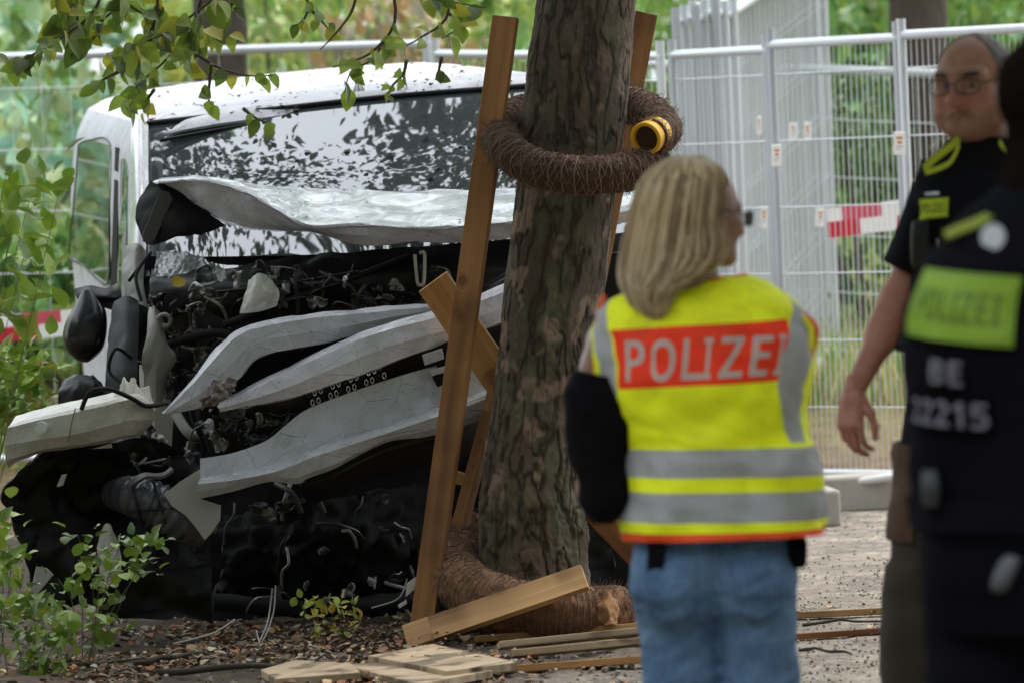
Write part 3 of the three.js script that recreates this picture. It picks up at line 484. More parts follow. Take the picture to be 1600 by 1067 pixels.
// ---------------------------------------------------------------- a second tree, out of frame, whose twigs hang into the picture
const HANG = {};
{
  const foot0 = V(-2.75, 0, -17.2), r = rng(21);
  const tree = thing('tree', 'tree with leafy twigs hanging into the top left corner', 'tree', foot0); HANG.tree = tree;
  part('trunk', tube([foot0, V(-2.8, 1.6, -17.2), V(-2.7, 3.2, -17.3), V(-2.5, 5, -17.4)], [0.2, 0.16, 0.14, 0.08], { nl: 40, ns: 20, bump: 0.04, bs: 8 }), M.bark, tree);
  for (let i = 0; i < 5; i++) { const q = V(-1.9 + i * 0.5, 3.1 + r() * 1.2, -17.2 - r() * 1.4); part('limb', tube([V(-2.7, 2.9 + i * 0.3, -17.3), V(-2.2, 3.4 + i * 0.2, -17.5), q], [0.07, 0.045, 0.015], { nl: 10, ns: 7 }), M.bark, tree); }
  const { out, tone } = crownMats(r, V(-2.6, 4.9, -15.5), V(3.2, 1.9, 3.4), 17000, 0.12, { clumps: 90, spread: 0.2, shell: 0.2 });
  instanced('crown', leafB, M.canopy, out, tone.map((k) => shade(r, [0.08, 0.105, 0.045]).multiplyScalar(k)), tree);
  const twigMat = std([0.075, 0.06, 0.04], 0.8);
  const tw = [ // twig paths in the picture, leaves per twig, leaf size
    [[[180, -90], [150, 10], [100, 55], [50, 85], [10, 110]], 13, 0.06], [[[235, -90], [245, 20], [215, 70], [180, 108]], 12, 0.055], [[[330, -90], [305, 30], [262, 90], [215, 132], [192, 168]], 15, 0.055], [[[150, -90], [110, 0], [85, 52]], 11, 0.065],
    [[[400, -90], [355, 20], [310, 70], [288, 100]], 12, 0.055], [[[420, -90], [330, 0], [250, 55], [165, 85]], 15, 0.06], [[[120, -90], [180, -10], [240, 30], [300, 45], [360, 50]], 16, 0.06], [[[60, -90], [90, -10], [120, 30], [140, 60]], 12, 0.06],
    [[[280, -90], [200, -5], [150, 40], [125, 70]], 12, 0.06], [[[300, 80], [340, 105], [385, 118], [425, 118]], 7, 0.05], [[[380, 170], [400, 185], [425, 195]], 4, 0.045], [[[565, -60], [552, 10], [530, 45], [500, 78]], 1, 0.035], [[[470, -60], [480, 10], [470, 35], [455, 40]], 5, 0.05], [[[480, 10], [500, 30], [512, 45]], 3, 0.05],
    [[[600, -80], [618, 20], [600, 65], [578, 95], [548, 112], [538, 145]], 9, 0.055], [[[600, 65], [570, 88], [520, 105]], 4, 0.05], [[[690, -80], [700, 20], [655, 60], [625, 75]], 6, 0.055], [[[700, 20], [720, 40], [690, 60]], 5, 0.05], [[[635, 95], [630, 115], [612, 135], [605, 150]], 6, 0.035], [[[690, 90], [685, 112], [680, 125]], 2, 0.05], [[[640, -80], [668, -10], [690, 0], [760, 12]], 8, 0.05], [[[190, 110], [160, 125], [150, 140]], 5, 0.05], [[[240, 140], [228, 160], [230, 178]], 4, 0.05], [[[330, 100], [325, 150], [330, 165]], 3, 0.045],
  ];
  tw.forEach(([path, n, size], k) => {
    const d0 = 17.6 + (k % 5) * 0.18, pts = path.map(([x, y], i) => P(x, y, d0 + i * 0.04)), m = part('twig', tube(pts, [0.007, 0.004, 0.0018], { nl: 16, ns: 5 }), twigMat, tree);
    if (path[0][1] < -50) part('branchlet', tube([pts[0].clone(), pts[0].clone().add(V(-0.12, 0.35, 0.02)), pts[0].clone().add(V(-0.35, 0.95, 0.1))], [0.007, 0.009, 0.012], { nl: 8, ns: 5 }), twigMat, tree);
    for (let i = 0, n2 = Math.round(n * (k < 9 ? 1.75 : 1.2)); i < n2; i++) {
      const t = 0.22 + 0.78 * (i + r() * 0.6) / n2, p = catV(pts, t).add(V((r() - 0.5) * 0.03, (r() - 0.5) * 0.02, (r() - 0.5) * 0.06));
      const q = new THREE.Quaternion().setFromEuler(new THREE.Euler(-0.5 + (r() - 0.5) * 1.4, (r() - 0.5) * 2.6, Math.PI + (r() - 0.5) * 2.6));
      piece('leaf', leafA, HANG.mats ? HANG.mats[Math.floor(r() * HANG.mats.length)] : (HANG.mats = [[0.25, 0.36, 0.04], [0.18, 0.28, 0.03], [0.08, 0.13, 0.018], [0.46, 0.46, 0.04], [0.12, 0.19, 0.025], [0.33, 0.44, 0.05]].map((c) => leafMat(c, 0.75, 0.6)))[0], m, compose(p, q, size * 1.15 * (0.75 + r() * 0.6)));
    }
  });
}
// ---------------------------------------------------------------- a third crown, out of frame, that shades the people
{
  const r = rng(33), f = V(5.2, 0, -15.5), tree = thing('tree', 'street tree standing outside the picture on the right, shading the men', 'tree', f);
  part('trunk', tube([f, V(5.2, 2, -15.5), V(5.0, 4, -15.4)], [0.24, 0.19, 0.15], { nl: 30, ns: 16, bump: 0.04, bs: 8 }), M.bark, tree);
  const { out, tone } = crownMats(r, V(2.2, 4.6, -12.6), V(3.6, 1.7, 4.2), 26000, 0.14, { clumps: 90, spread: 0.2, shell: 0.15 });
  instanced('crown', leafB, M.canopy, out, tone.map((k) => shade(r, [0.06, 0.1, 0.025]).multiplyScalar(k)), tree);
}
// ---------------------------------------------------------------- coir rolls
const coirMat = std([0.062, 0.033, 0.02], 0.95, { bumpMap: speck, bumpScale: 0.004 }), netMat = std([0.24, 0.165, 0.11], 0.8), fibreMat = std([0.12, 0.062, 0.034], 0.9), coirLow = std([0.20, 0.10, 0.05], 0.95, { bumpMap: speck, bumpScale: 0.004 });
function coir(label, pts, rad, mat, { turns = 44, net = true, rings = 0, seed = 1, fib = 1500, nl = 220 } = {}) {
  const c = pts.reduce((a, p) => a.add(p), V(0, 0, 0)).multiplyScalar(1 / pts.length); c.y = Math.min(...pts.map((p) => p.y)) - rad;
  const t = thing('coir_roll', label, 'coir roll', c), r = rng(seed);
  part('sleeve', tube(pts, rad, { nl, ns: 40, bump: 0.028, bs: 42 }), mat, t);
  const frame = (u, a, rr) => { const p = catV(pts, u), q = catV(pts, Math.min(1, u + 0.01)), o = catV(pts, Math.max(0, u - 0.01)), tt = sub(q, o).normalize(), n = V(0, 1, 0).addScaledVector(tt, -tt.y).normalize(), b = tt.clone().cross(n); return { p: p.clone().addScaledVector(n, Math.cos(a) * rr).addScaledVector(b, Math.sin(a) * rr), n: n.multiplyScalar(Math.cos(a)).addScaledVector(b, Math.sin(a)), t: tt }; };
  const nets = [];
  if (net) for (const s of [1, -1]) for (let k = 0; k < 7; k++) { const q = []; for (let i = 0; i <= turns * 12; i++) { const u = i / (turns * 12); q.push(frame(u, s * (u * turns * 0.5 * Math.PI + k / 7 * 6.283 + (vnoise(i * 0.06, k * 7, s + 4) - 0.5) * 0.7), rad + 0.002 + (vnoise(i * 0.4, k, s) - 0.5) * 0.012).p); } nets.push(tube(q, 0.001, { nl: turns * 12, ns: 4, cap: false })); }
  for (let k = 0; k < rings; k++) { const q = []; const u = (k + 0.5) / rings; for (let i = 0; i <= 20; i++) q.push(frame(clamp(u + Math.sin(i) * 0.002), i / 20 * 6.283, rad + 0.003).p); nets.push(tube(q, 0.0019, { nl: 24, ns: 4, cap: false })); }
  const nm = part('netting', merge(nets), netMat, t); nm.userData.kind = 'stuff';
  const fg = new THREE.CylinderGeometry(0.0006, 0.0009, 1, 4, 1, true), mats = [], cols = [];
  for (let i = 0; i < fib; i++) { const f = frame(r(), r() * 6.283, rad - 0.002), d = f.n.clone().multiplyScalar(0.35 + r() * 0.5).addScaledVector(f.t, (r() - 0.5) * 2).add(V(0, (r() - 0.5), 0)).normalize(), l = 0.012 + r() * 0.028; mats.push(compose(f.p.clone().addScaledVector(d, l * 0.4), new THREE.Quaternion().setFromUnitVectors(V(0, 1, 0), d), V(1, l, 1))); }
  instanced('fibre', fg, fibreMat, mats, null, t);
  return t;
}
{
  const ring = coir('dark coir roll hung as a tilted ring around the trunk at chest height', [[1014, 216, 18.66], [1036, 203, 18.86], [1010, 172, 19.1], [955, 164, 19.2], [880, 168, 19.22], [815, 178, 19.14], [782, 197, 18.95], [790, 232, 18.74], [836, 262, 18.62], [900, 274, 18.58], [960, 272, 18.6], [1000, 264, 18.66], [1020, 250, 18.74]].map((q) => P(...q)), 0.060, coirMat, { seed: 3, turns: 46, fib: 3000, rings: 46 });
  const o = P(1007, 218, 18.63), q = P(1034, 204, 18.75), ax = sub(o, q).normalize();
  const prof = [[0.046, -0.08], [0.058, -0.08], [0.060, 0.012], [0.057, 0.016], [0.047, 0.016], [0.045, 0.01], [0.046, -0.08]].map(([x, y]) => new THREE.Vector2(x * 0.93, y - 0.022)), g = new THREE.LatheGeometry(prof, 36); g.applyQuaternion(new THREE.Quaternion().setFromUnitVectors(V(0, 1, 0), ax)); g.translate(o.x, o.y, o.z);
  part('drain_pipe', g, M.yellowPipe, ring, 'yellow plastic drain pipe showing at the open end');
  const dg = new THREE.CircleGeometry(0.045, 24); dg.applyQuaternion(new THREE.Quaternion().setFromUnitVectors(V(0, 0, 1), ax)); const dc = o.clone().addScaledVector(ax, -0.085); dg.translate(dc.x, dc.y, dc.z); part('pipe_bore', dg, M.blackMatt, ring);
  coir('reddish coir roll lying around the foot of the trunk', [[745, 842, 19.15], [708, 858, 19.05], [704, 890, 18.85], [735, 922, 18.68], [790, 944, 18.56], [850, 956, 18.5], [910, 960, 18.52], [965, 958, 18.62]].map((q) => P(...q)), 0.088, coirLow, { seed: 4, net: false, rings: 56, fib: 3600, nl: 160 });
}
// ---------------------------------------------------------------- planks
function plank(label, a, b, w, t, wdir, mat, seed, cat0 = 'plank', group) { return solo('plank', board(a, b, w, t, wdir, mat, seed), mat, label, cat0, group); }
plank('tall wooden plank leaning left of the trunk from the ground to the top edge', P(659, 990, 18.72), P(790, 26, 18.86), 0.083, 0.032, V(1, 0, 0.35), M.plank, 1);
plank('tall plank behind the right side of the trunk, only its top end in view', P(905, 560, 19.25), P(1010, 20, 19.28), 0.078, 0.03, V(1, 0.1, -0.2), M.plank, 2);
plank('short pale plank slanting between the tall plank and the trunk', P(676, 440, 18.98), P(812, 640, 19.02), 0.115, 0.026, V(1, 0.65, 0.2), M.plankMid, 3);
plank('narrow batten leaning against the trunk behind the tall plank', P(716, 832, 19.02), P(778, 600, 19.05), 0.045, 0.04, V(1, 0, 0.5), M.plank, 4);
plank('small cross piece nailed behind the narrow batten', P(700, 741, 19.06), P(735, 752, 19.06), 0.042, 0.024, V(0, 1, 0), M.plankMid, 5);
plank('orange plank sloping down right of the trunk beside the hip of the woman', P(925, 790, 18.9), P(1010, 880, 18.8), 0.09, 0.028, V(1, 0.8, 0.2), M.plankDark, 6);
plank('fallen plank propped on the lower coir roll with its tip on the ground', P(634, 998, 18.42), P(915, 902, 18.36), 0.094, 0.024, V(0.12, 1, -0.75), M.plankGrey, 7);
const slab = (label, list, lift, t, mat, seed) => { const q = list.map(([x, y]) => G(x, y, lift)), g = plate(q, t, 0.002), p = g.attributes.position, u = g.attributes.uv, ax = sub(q[1], q[0]).setY(0).normalize(); for (let i = 0; i < p.count; i++) { const s = p.getX(i) * ax.x + p.getZ(i) * ax.z, w = -p.getX(i) * ax.z + p.getZ(i) * ax.x; u.setXY(i, w * 0.9 + seed * 0.3, s * 0.6 + seed * 0.7); } return solo('board', g, mat, label, 'board'); };
slab('broad pale board lying in the foreground under the tip of the fallen plank', [[576, 1024], [676, 1006], [806, 1034], [698, 1048]], 0.05, 0.022, M.plankPale, 8);
slab('broad pale board lying nearest the bottom edge in the middle', [[536, 1038], [656, 1030], [768, 1047], [652, 1068]], 0.035, 0.02, M.plankPale, 9);
slab('weathered pale board lying at the left end of the ground boards', [[408, 1046], [460, 1031], [548, 1036], [562, 1050], [430, 1060]], 0.04, 0.02, M.plankPale, 10);
plank('long pale lath, rearmost of the stack by the legs of the woman', G(742, 1010).add(V(0, 0.02, 0)), G(1040, 998).add(V(0, 0.045, 0)), 0.07, 0.022, V(0, 0.2, 1), M.plankGrey, 11);
plank('long pale lath, upper middle of the stack by the legs of the woman', G(780, 1026).add(V(0, 0.035, 0)), G(1060, 1010).add(V(0, 0.06, 0)), 0.075, 0.022, V(0, 0.2, 1), M.plankPale, 12);
plank('long pale lath, lower middle of the stack by the legs of the woman', G(800, 1040).add(V(0, 0.035, 0)), G(1070, 1026).add(V(0, 0.06, 0)), 0.07, 0.022, V(0, 0.2, 1), M.plankPale, 13);
plank('long lath, foremost of the stack by the legs of the woman', G(790, 1052).add(V(0, 0.012, 0)), G(1080, 1040).add(V(0, 0.03, 0)), 0.075, 0.024, V(0, 0.1, 1), M.plankMid, 14);
plank('split board end lying at the bottom edge under the broad boards', G(500, 1066).add(V(0, 0.02, 0)), G(640, 1054).add(V(0, 0.02, 0)), 0.09, 0.02, V(0, 0.1, 1), M.plankMid, 15);
plank('grey timber lying across the gravel between the woman and the man with glasses', G(1235, 969).add(V(0, 0.015, 0)), G(1420, 962).add(V(0, 0.02, 0)), 0.05, 0.022, V(0, 0.1, 1), M.plankGrey, 16);
plank('dark stick of timber lying nearest on the gravel between the two officers', G(1240, 1000).add(V(0, 0.01, 0)), G(1420, 990).add(V(0, 0.015, 0)), 0.045, 0.02, V(0, 0.1, 1), M.plankDark, 17);
// ---------------------------------------------------------------- the wrecked van
{
  // own axes of the van: x right, y up, z to its rear, from the middle of the upper windscreen edge
  const O = P(607, 170, 21.0), yaw = 8.7 * Math.PI / 180, back = V(-Math.sin(yaw), 0.035, -Math.cos(yaw)).normalize(), right0 = V(Math.cos(yaw), 0.062, -Math.sin(yaw)).normalize();
  const up = V(0, 0, 0).crossVectors(right0, back).normalize().multiplyScalar(-1); if (up.y < 0) up.negate(); const right = V(0, 0, 0).crossVectors(back, up).normalize(); if (right.x < 0) right.negate();
  const HH = 1.80, flatter = (h) => (h > 1.8 ? 1.8 + (h - 1.8) * 0.62 : h), W = (x, h, z) => O.clone().addScaledVector(right, x).addScaledVector(up, h - HH).addScaledVector(back, z);
  const base = W(0, 0, 2); base.y = 0;
  const van = thing('van', 'white van with crushed front, torn bumper and bonnet folded up against its windscreen', 'van', base);
  const wOf = (h) => { const t = [[0.3, 0.95], [0.9, 0.96], [1.2, 0.955], [1.45, 0.93], [1.6, 0.905], [1.72, 0.872], [1.80, 0.82], [1.855, 0.74], [1.885, 0.62], [1.905, 0.35], [1.91, 0]]; let i = 0; while (i < t.length - 2 && h > t[i + 1][0]) i++; return lerp(t[i][1], t[i + 1][1], clamp((h - t[i][0]) / (t[i + 1][0] - t[i][0]))); };
  const prof = [[0.3], [0.5], [0.7], [0.9], [1.05], [1.2], [1.33], [1.45], [1.55], [1.63], [1.7], [1.76], [1.80], [1.83], [1.855], [1.872], [1.885], [1.896], [1.905], [1.908], [1.91]].map(([h]) => h);
  const zFront = (h) => lerp(-0.62, 0.0, clamp((h - 0.95) / 0.83)) + (h > 1.8 ? (h - 1.8) * 0.5 : 0);
  const zs = [0, 0.25, 0.8, 1.5, 2.2, 2.9, 3.4, 3.75, 3.92, 4.0];
  const shell = (h, s, zi, out = 0) => { const z = zs[zi], zz = zi === 0 ? zFront(h) : z, sh = zi >= 7 ? (zi - 6) * (zi - 6) * 0.006 : 0, dr = zi >= 7 ? (zi - 6) * (zi - 6) * 0.004 : 0; return W(s * Math.max(0, wOf(h) - sh + out), flatter(h) - dr * smooth(1.2, 1.9, h), zz); };
  // side walls and roof as sheets
  const side = (s) => { const rows = []; for (let k = 12; k >= 0; k--) rows.push(zs.map((_, i) => shell(prof[k], s, i))); return sheet(s < 0 ? rows.map((r) => r.slice().reverse()) : rows, { nu: 40, nv: 40, thick: 0.02 }); };
  part('side_wall', side(-1), M.roofPaint, van); part('side_wall', side(1), M.roofPaint, van);
  const roofRows = []; for (let i = zs.length - 1; i >= 0; i--) { const row = []; for (let k = 12; k < prof.length; k++) row.push(shell(prof[k], -1, i)); for (let k = prof.length - 2; k >= 12; k--) row.push(shell(prof[k], 1, i)); roofRows.push(row); }
  { const row = []; const f = (k, s) => { const h = prof[k]; return W(s * (wOf(h) + 0.055 * smooth(1.91, 1.8, h)), 1.785 + (h - 1.8) * 0.34, -0.045 + (1.91 - h) * 0.3); }; for (let k = 12; k < prof.length; k++) row.push(f(k, -1)); for (let k = prof.length - 2; k >= 12; k--) row.push(f(k, 1)); roofRows.push(row); }
  const roof = part('roof', sheet(roofRows, { nu: 90, nv: 40, thick: 0.012 }), M.roofPaint, van);
  part('rear_wall', sheet([[shell(1.9, -1, 9), shell(1.91, 1, 9), shell(1.9, 1, 9)], [shell(1.5, -1, 9), W(0, 1.5, 4.02), shell(1.5, 1, 9)], [shell(0.4, -1, 9), W(0, 0.4, 4.03), shell(0.4, 1, 9)]], { nu: 12, nv: 10, thick: 0.02 }), M.paint, van);
  part('cabin_floor', sheet([[W(-0.9, 0.5, 4), W(0, 0.5, 4), W(0.9, 0.5, 4)], [W(-0.9, 0.45, -0.5), W(0, 0.45, -0.5), W(0.9, 0.45, -0.5)]], { nu: 4, nv: 4, thick: 0.04 }), M.blackMatt, van);
  part('bulkhead', sheet([[W(-0.8, 1.82, 1.0), W(0, 1.86, 1.0), W(0.8, 1.82, 1.0)], [W(-0.93, 0.5, 1.0), W(0, 0.5, 1.0), W(0.93, 0.5, 1.0)]], { nu: 6, nv: 4, thick: 0.02 }), M.darkGrey, van);
  // roof trim: header line, gutters, fin antenna
  part('roof_seam', tube([-0.86, -0.5, 0, 0.5, 0.86].map((x) => W(x, 1.778 + (0.66 - x * x) * 0.05, -0.05)), 0.007, { nl: 30, ns: 6 }), M.blackPlastic, van);
  part('antenna', (() => { const c = P(561, 160, 21.15); return sheet([[c.clone().add(V(-0.005, 0.085, -0.06)), c.clone().add(V(0, 0.09, -0.05)), c.clone().add(V(0.005, 0.085, -0.06))], [c.clone().add(V(-0.022, 0.045, -0.05)), c.clone().add(V(0, 0.05, 0)), c.clone().add(V(0.022, 0.045, -0.05))], [c.clone().add(V(-0.035, 0, -0.06)), c.clone().add(V(0, 0, 0.05)), c.clone().add(V(0.035, 0, -0.06))]], { nu: 12, nv: 10, thick: 0.02 }); })(), M.gloss, van);
  // windscreen
  const ws = rowsPx([
    [[230, 194, 21.06], [330, 183, 20.98], [480, 166, 20.94], [620, 151, 20.96], [800, 137, 21.03], [985, 122, 21.22]],
    [[232, 300, 20.58], [335, 290, 20.48], [480, 276, 20.44], [620, 262, 20.46], [800, 248, 20.54], [1000, 236, 20.78]],
    [[234, 435, 20.1], [340, 432, 19.98], [480, 420, 19.94], [620, 400, 19.96], [800, 388, 20.05], [1012, 376, 20.3]],
  ]);
  part('windscreen', sheet(ws, { nu: 60, nv: 30, thick: 0.006, crumple: 0.0005, cs: 6 }), M.screen, van);
  part('windscreen_surround', merge([tube(ws[0].map((p) => p.clone().add(V(0, 0.004, 0.012))), 0.009, { nl: 30, ns: 6 }), tube([ws[0][0], ws[1][0], ws[2][0]].map((p) => p.clone().add(V(-0.006, 0, 0.012))), 0.011, { nl: 16, ns: 6 })]), M.blackPlastic, van);
  part('cowl', sheet(rowsPx([[[236, 420, 19.93], [350, 418, 19.8], [500, 398, 19.78], [700, 380, 19.8], [1010, 360, 20.1]], [[232, 450, 19.8], [350, 452, 19.68], [500, 440, 19.66], [700, 425, 19.7], [1010, 405, 20.0]], [[235, 520, 19.85], [350, 520, 19.75], [500, 515, 19.75], [700, 500, 19.75], [1010, 480, 20.05]]]), { nu: 40, nv: 14, thick: 0.01, crumple: 0.03, cs: 8 }), M.blackPlastic, van);
  part('broken_glass', sheet(rowsPx([[[246, 392, 19.96], [300, 396, 19.9], [345, 420, 19.88]], [[240, 430, 19.86], [280, 440, 19.8], [330, 448, 19.8]], [[240, 462, 19.84], [275, 470, 19.8], [310, 462, 19.8]]]), { nu: 40, nv: 30, thick: 0.004, crumple: 0.03, cs: 60 }), phys([0.25, 0.27, 0.26], 0.08, { ior: 2.0 }), van);
  part('wiper', merge([tubePx([[350, 508, 19.6], [450, 470, 19.62], [560, 430, 19.66], [640, 398, 19.7]], [0.014, 0.012, 0.009, 0.006], { nl: 16, ns: 7 }), tubePx([[300, 460, 19.7], [420, 448, 19.62], [560, 425, 19.66]], 0.006, { nl: 12, ns: 6 })]), M.blackPlastic, van);
  // pillar and side windows (own surface a few millimetres proud of the body)
  const sideAt = (z, h, out) => W(-(wOf(h) + out), h, z);
  const zOfPx = (px, h) => { let a = -0.8, b = 4; for (let i = 0; i < 40; i++) { const m = (a + b) / 2, q = sideAt(m, h, 0).applyMatrix4(camera.matrixWorldInverse), x = IW / 2 + q.x / -q.z * FOCAL; if (x > px) a = m; else b = m; } return (a + b) / 2; };
  const sidePane = (list, nu, nv, out, thick) => sheet(list.map((r) => r.map(([px, h]) => sideAt(zOfPx(px, h), h, out))), { nu, nv, thick });
  part('side_window', sidePane([[[124, 1.66], [140, 1.69], [173, 1.70]], [[116, 1.4], [135, 1.4], [172, 1.4]], [[110, 1.18], [130, 1.17], [170, 1.16]]], 16, 16, 0.006, 0.006), M.sideGlass, van, 'rear side window mirroring yellow-green leaves');
  part('side_window', sidePane([[[190, 1.66], [196, 1.67], [201, 1.64]], [[188, 1.4], [193, 1.4], [199, 1.4]], [[186, 1.14], [191, 1.14], [197, 1.12]]], 8, 16, 0.006, 0.006), M.sideGlass, van, 'narrow front door window');
  part('door_seal', sidePane([[[181, 1.70], [187, 1.70]], [[177, 1.4], [185, 1.4]], [[172, 1.1], [184, 1.1]]], 4, 16, 0.005, 0.01), M.blackMatt, van);
  part('window_frame', tube([[124, 1.66], [140, 1.69], [173, 1.70], [172, 1.4], [170, 1.16], [130, 1.17], [110, 1.18], [116, 1.4], [124, 1.66]].map(([px, h]) => sideAt(zOfPx(px, h), h, 0.006)), 0.0035, { nl: 60, ns: 6 }), M.blackPlastic, van);
  part('windscreen_pillar', sheet(rowsPx([[[205, 188, 20.9], [217, 186, 20.86], [231, 196, 20.86]], [[203, 260, 20.6], [215, 258, 20.5], [231, 262, 20.52]], [[203, 340, 20.35], [216, 340, 20.25], [232, 342, 20.27]], [[198, 405, 20.2], [212, 402, 20.12], [226, 400, 20.14]]]), { nu: 12, nv: 24, thick: 0.02 }), M.paint, van);
  // mirror
  const mir = part('mirror', merge([loft([[128, 455, 140, 452, 0.01], [112, 484, 158, 474, 0.05], [101, 505, 166, 492, 0.07], [97, 528, 166, 522, 0.075], [103, 548, 160, 545, 0.065], [118, 562, 146, 560, 0.04], [128, 566, 136, 566, 0.01]], 20.0, { na: 28, nv: 24, ex: 2.4 }).geo]), phys([0.012, 0.012, 0.013], 0.22), van, 'black wing mirror hanging from its base');
  part('mirror_base', sheet(rowsPx([[[114, 452, 20.1], [140, 446, 20.05], [165, 450, 20.05], [186, 440, 20.1]], [[120, 468, 20.08], [140, 464, 20.0], [168, 466, 20.0], [190, 470, 20.05]], [[130, 482, 20.1], [145, 476, 20.05], [165, 482, 20.05], [184, 488, 20.1]]]), { nu: 16, nv: 10, thick: 0.04 }), M.blackPlastic, mir);
  // broken metal and plastic at the left front corner
  part('wheel_arch_trim', sheet(rowsPx([[[98, 592, 19.9], [120, 584, 19.85], [148, 588, 19.85], [164, 604, 19.9]], [[92, 612, 19.85], [118, 604, 19.8], [148, 606, 19.8], [164, 618, 19.85]], [[88, 640, 19.85], [118, 640, 19.8], [148, 640, 19.8], [166, 640, 19.85]]]), { nu: 18, nv: 10, thick: 0.03, crumple: 0.02, cs: 30 }), M.blackPlastic, van);
  part('inner_wing', sheet(rowsPx([[[176, 470, 19.95], [198, 462, 19.9], [216, 470, 19.9]], [[168, 520, 19.9], [195, 510, 19.85], [216, 520, 19.85]], [[165, 570, 19.85], [192, 570, 19.8], [214, 580, 19.8]], [[164, 625, 19.85], [190, 630, 19.8], [214, 640, 19.8]]]), { nu: 16, nv: 20, thick: 0.012, crumple: 0.025, cs: 9 }), M.darkGrey, van);
  part('hinge_panel', sheet(rowsPx([[[196, 385, 20.05], [214, 380, 20], [228, 392, 20]], [[190, 430, 20], [208, 425, 19.95], [224, 440, 19.95]], [[200, 480, 19.95], [214, 475, 19.9], [230, 480, 19.9]]]), { nu: 16, nv: 20, thick: 0.008, crumple: 0.014, crease: 0.4, cs: 16 }), M.metalGrey, van);
  part('torn_bracket', sheet(rowsPx([[[232, 478, 19.7], [240, 478, 19.68], [248, 490, 19.7]], [[228, 520, 19.66], [244, 515, 19.64], [262, 535, 19.66]], [[222, 555, 19.66], [244, 550, 19.64], [275, 560, 19.66]], [[224, 600, 19.7], [244, 600, 19.66], [262, 592, 19.7]], [[226, 650, 19.75], [240, 655, 19.7], [258, 650, 19.75]]]), { nu: 24, nv: 30, thick: 0.005, crumple: 0.014, crease: 0.4, cs: 14 }), M.metalGrey, van);
  { const g = new THREE.TorusGeometry(0.022, 0.008, 8, 20), c = P(256, 501, 19.66); g.rotateX(0.3); g.translate(c.x, c.y, c.z); part('eyelet', g, M.metalGrey, van); }
  part('frame_leg', sheet(rowsPx([[[216, 570, 19.75], [236, 575, 19.7], [262, 570, 19.72]], [[222, 640, 19.75], [240, 650, 19.68], [268, 640, 19.72]], [[226, 700, 19.75], [244, 705, 19.7], [268, 700, 19.72]], [[232, 745, 19.75], [246, 748, 19.72], [264, 742, 19.74]]]), { nu: 16, nv: 24, thick: 0.01, crumple: 0.014, crease: 0.4, cs: 11, seed: 4 }), M.primer, van);
  part('bracket_tab', sheet(rowsPx([[[388, 438, 19.55], [404, 426, 19.53], [420, 432, 19.55]], [[382, 462, 19.52], [408, 455, 19.5], [436, 456, 19.52]], [[374, 490, 19.5], [404, 487, 19.48], [432, 478, 19.5]]]), { nu: 16, nv: 14, thick: 0.006, crumple: 0.014, crease: 0.4, cs: 18, seed: 9 }), M.cream, van);
  part('chrome_clip', tubePx([[648, 398, 19.5], [652, 440, 19.5], [657, 446, 19.5], [662, 440, 19.5], [663, 397, 19.5], [655, 396, 19.5]], 0.006, { nl: 30, ns: 6 }), M.cream, van);
  // firewall, engine block and the black mess behind
  part('firewall', sheet(rowsPx([[[205, 400, 20.15], [420, 400, 20.0], [700, 390, 20.0], [1020, 380, 20.25]], [[200, 600, 20.1], [420, 600, 20.0], [700, 600, 20.0], [1020, 600, 20.25]], [[170, 800, 20.1], [420, 820, 19.95], [700, 800, 19.95], [1010, 790, 20.25]], [[150, 965, 20.1], [420, 970, 19.95], [700, 962, 19.95], [1000, 955, 20.25]]]), { nu: 40, nv: 40, thick: 0.02, crumple: 0.10, cs: 5 }), M.blackMatt, van);
  { const blk = (x0, y0, x1, y1, d, dz, m, nm, rot = 0) => { const s = FOCAL / d, g = new RoundedBoxGeometry((x1 - x0) / s, (y1 - y0) / s, dz, 2, 0.012), c = P((x0 + x1) / 2, (y0 + y1) / 2, d); g.rotateZ(rot); g.translate(c.x, c.y, c.z); part(nm, g, m, van); };
    blk(300, 470, 470, 560, 19.85, 0.25, M.blackPlastic, 'engine_cover', 0.1); blk(480, 420, 640, 490, 19.9, 0.2, M.blackPlastic, 'air_box', 0.15); blk(560, 500, 760, 560, 19.9, 0.2, M.rubber, 'battery_box', 0.12);
    part('engine_block', sheet(rowsPx([[[340, 800, 19.7], [450, 790, 19.55], [560, 770, 19.55], [680, 750, 19.75]], [[350, 870, 19.6], [450, 860, 19.5], [560, 850, 19.5], [690, 840, 19.7]], [[330, 950, 19.75], [450, 945, 19.7], [560, 940, 19.7], [690, 930, 19.85]]]), { nu: 50, nv: 34, thick: 0.03, crumple: 0.16, cs: 9, seed: 21 }), M.blackMatt, van); part('radiator', sheet(rowsPx([[[690, 690, 19.8], [800, 670, 19.75], [960, 650, 19.9]], [[690, 800, 19.8], [800, 790, 19.7], [960, 780, 19.9]], [[690, 900, 19.85], [800, 900, 19.8], [960, 890, 19.95]]]), { nu: 30, nv: 30, thick: 0.03, crumple: 0.1, cs: 8 }), M.blackMatt, van); part('subframe', tubePx([[250, 930, 19.6], [380, 945, 19.5], [520, 950, 19.5], [700, 925, 19.7]], 0.03, { nl: 24, ns: 10, bump: 0.02 }), M.rubber, van); blk(800, 400, 1000, 560, 20.0, 0.2, M.blackPlastic, 'headlamp_carrier', 0.05); }
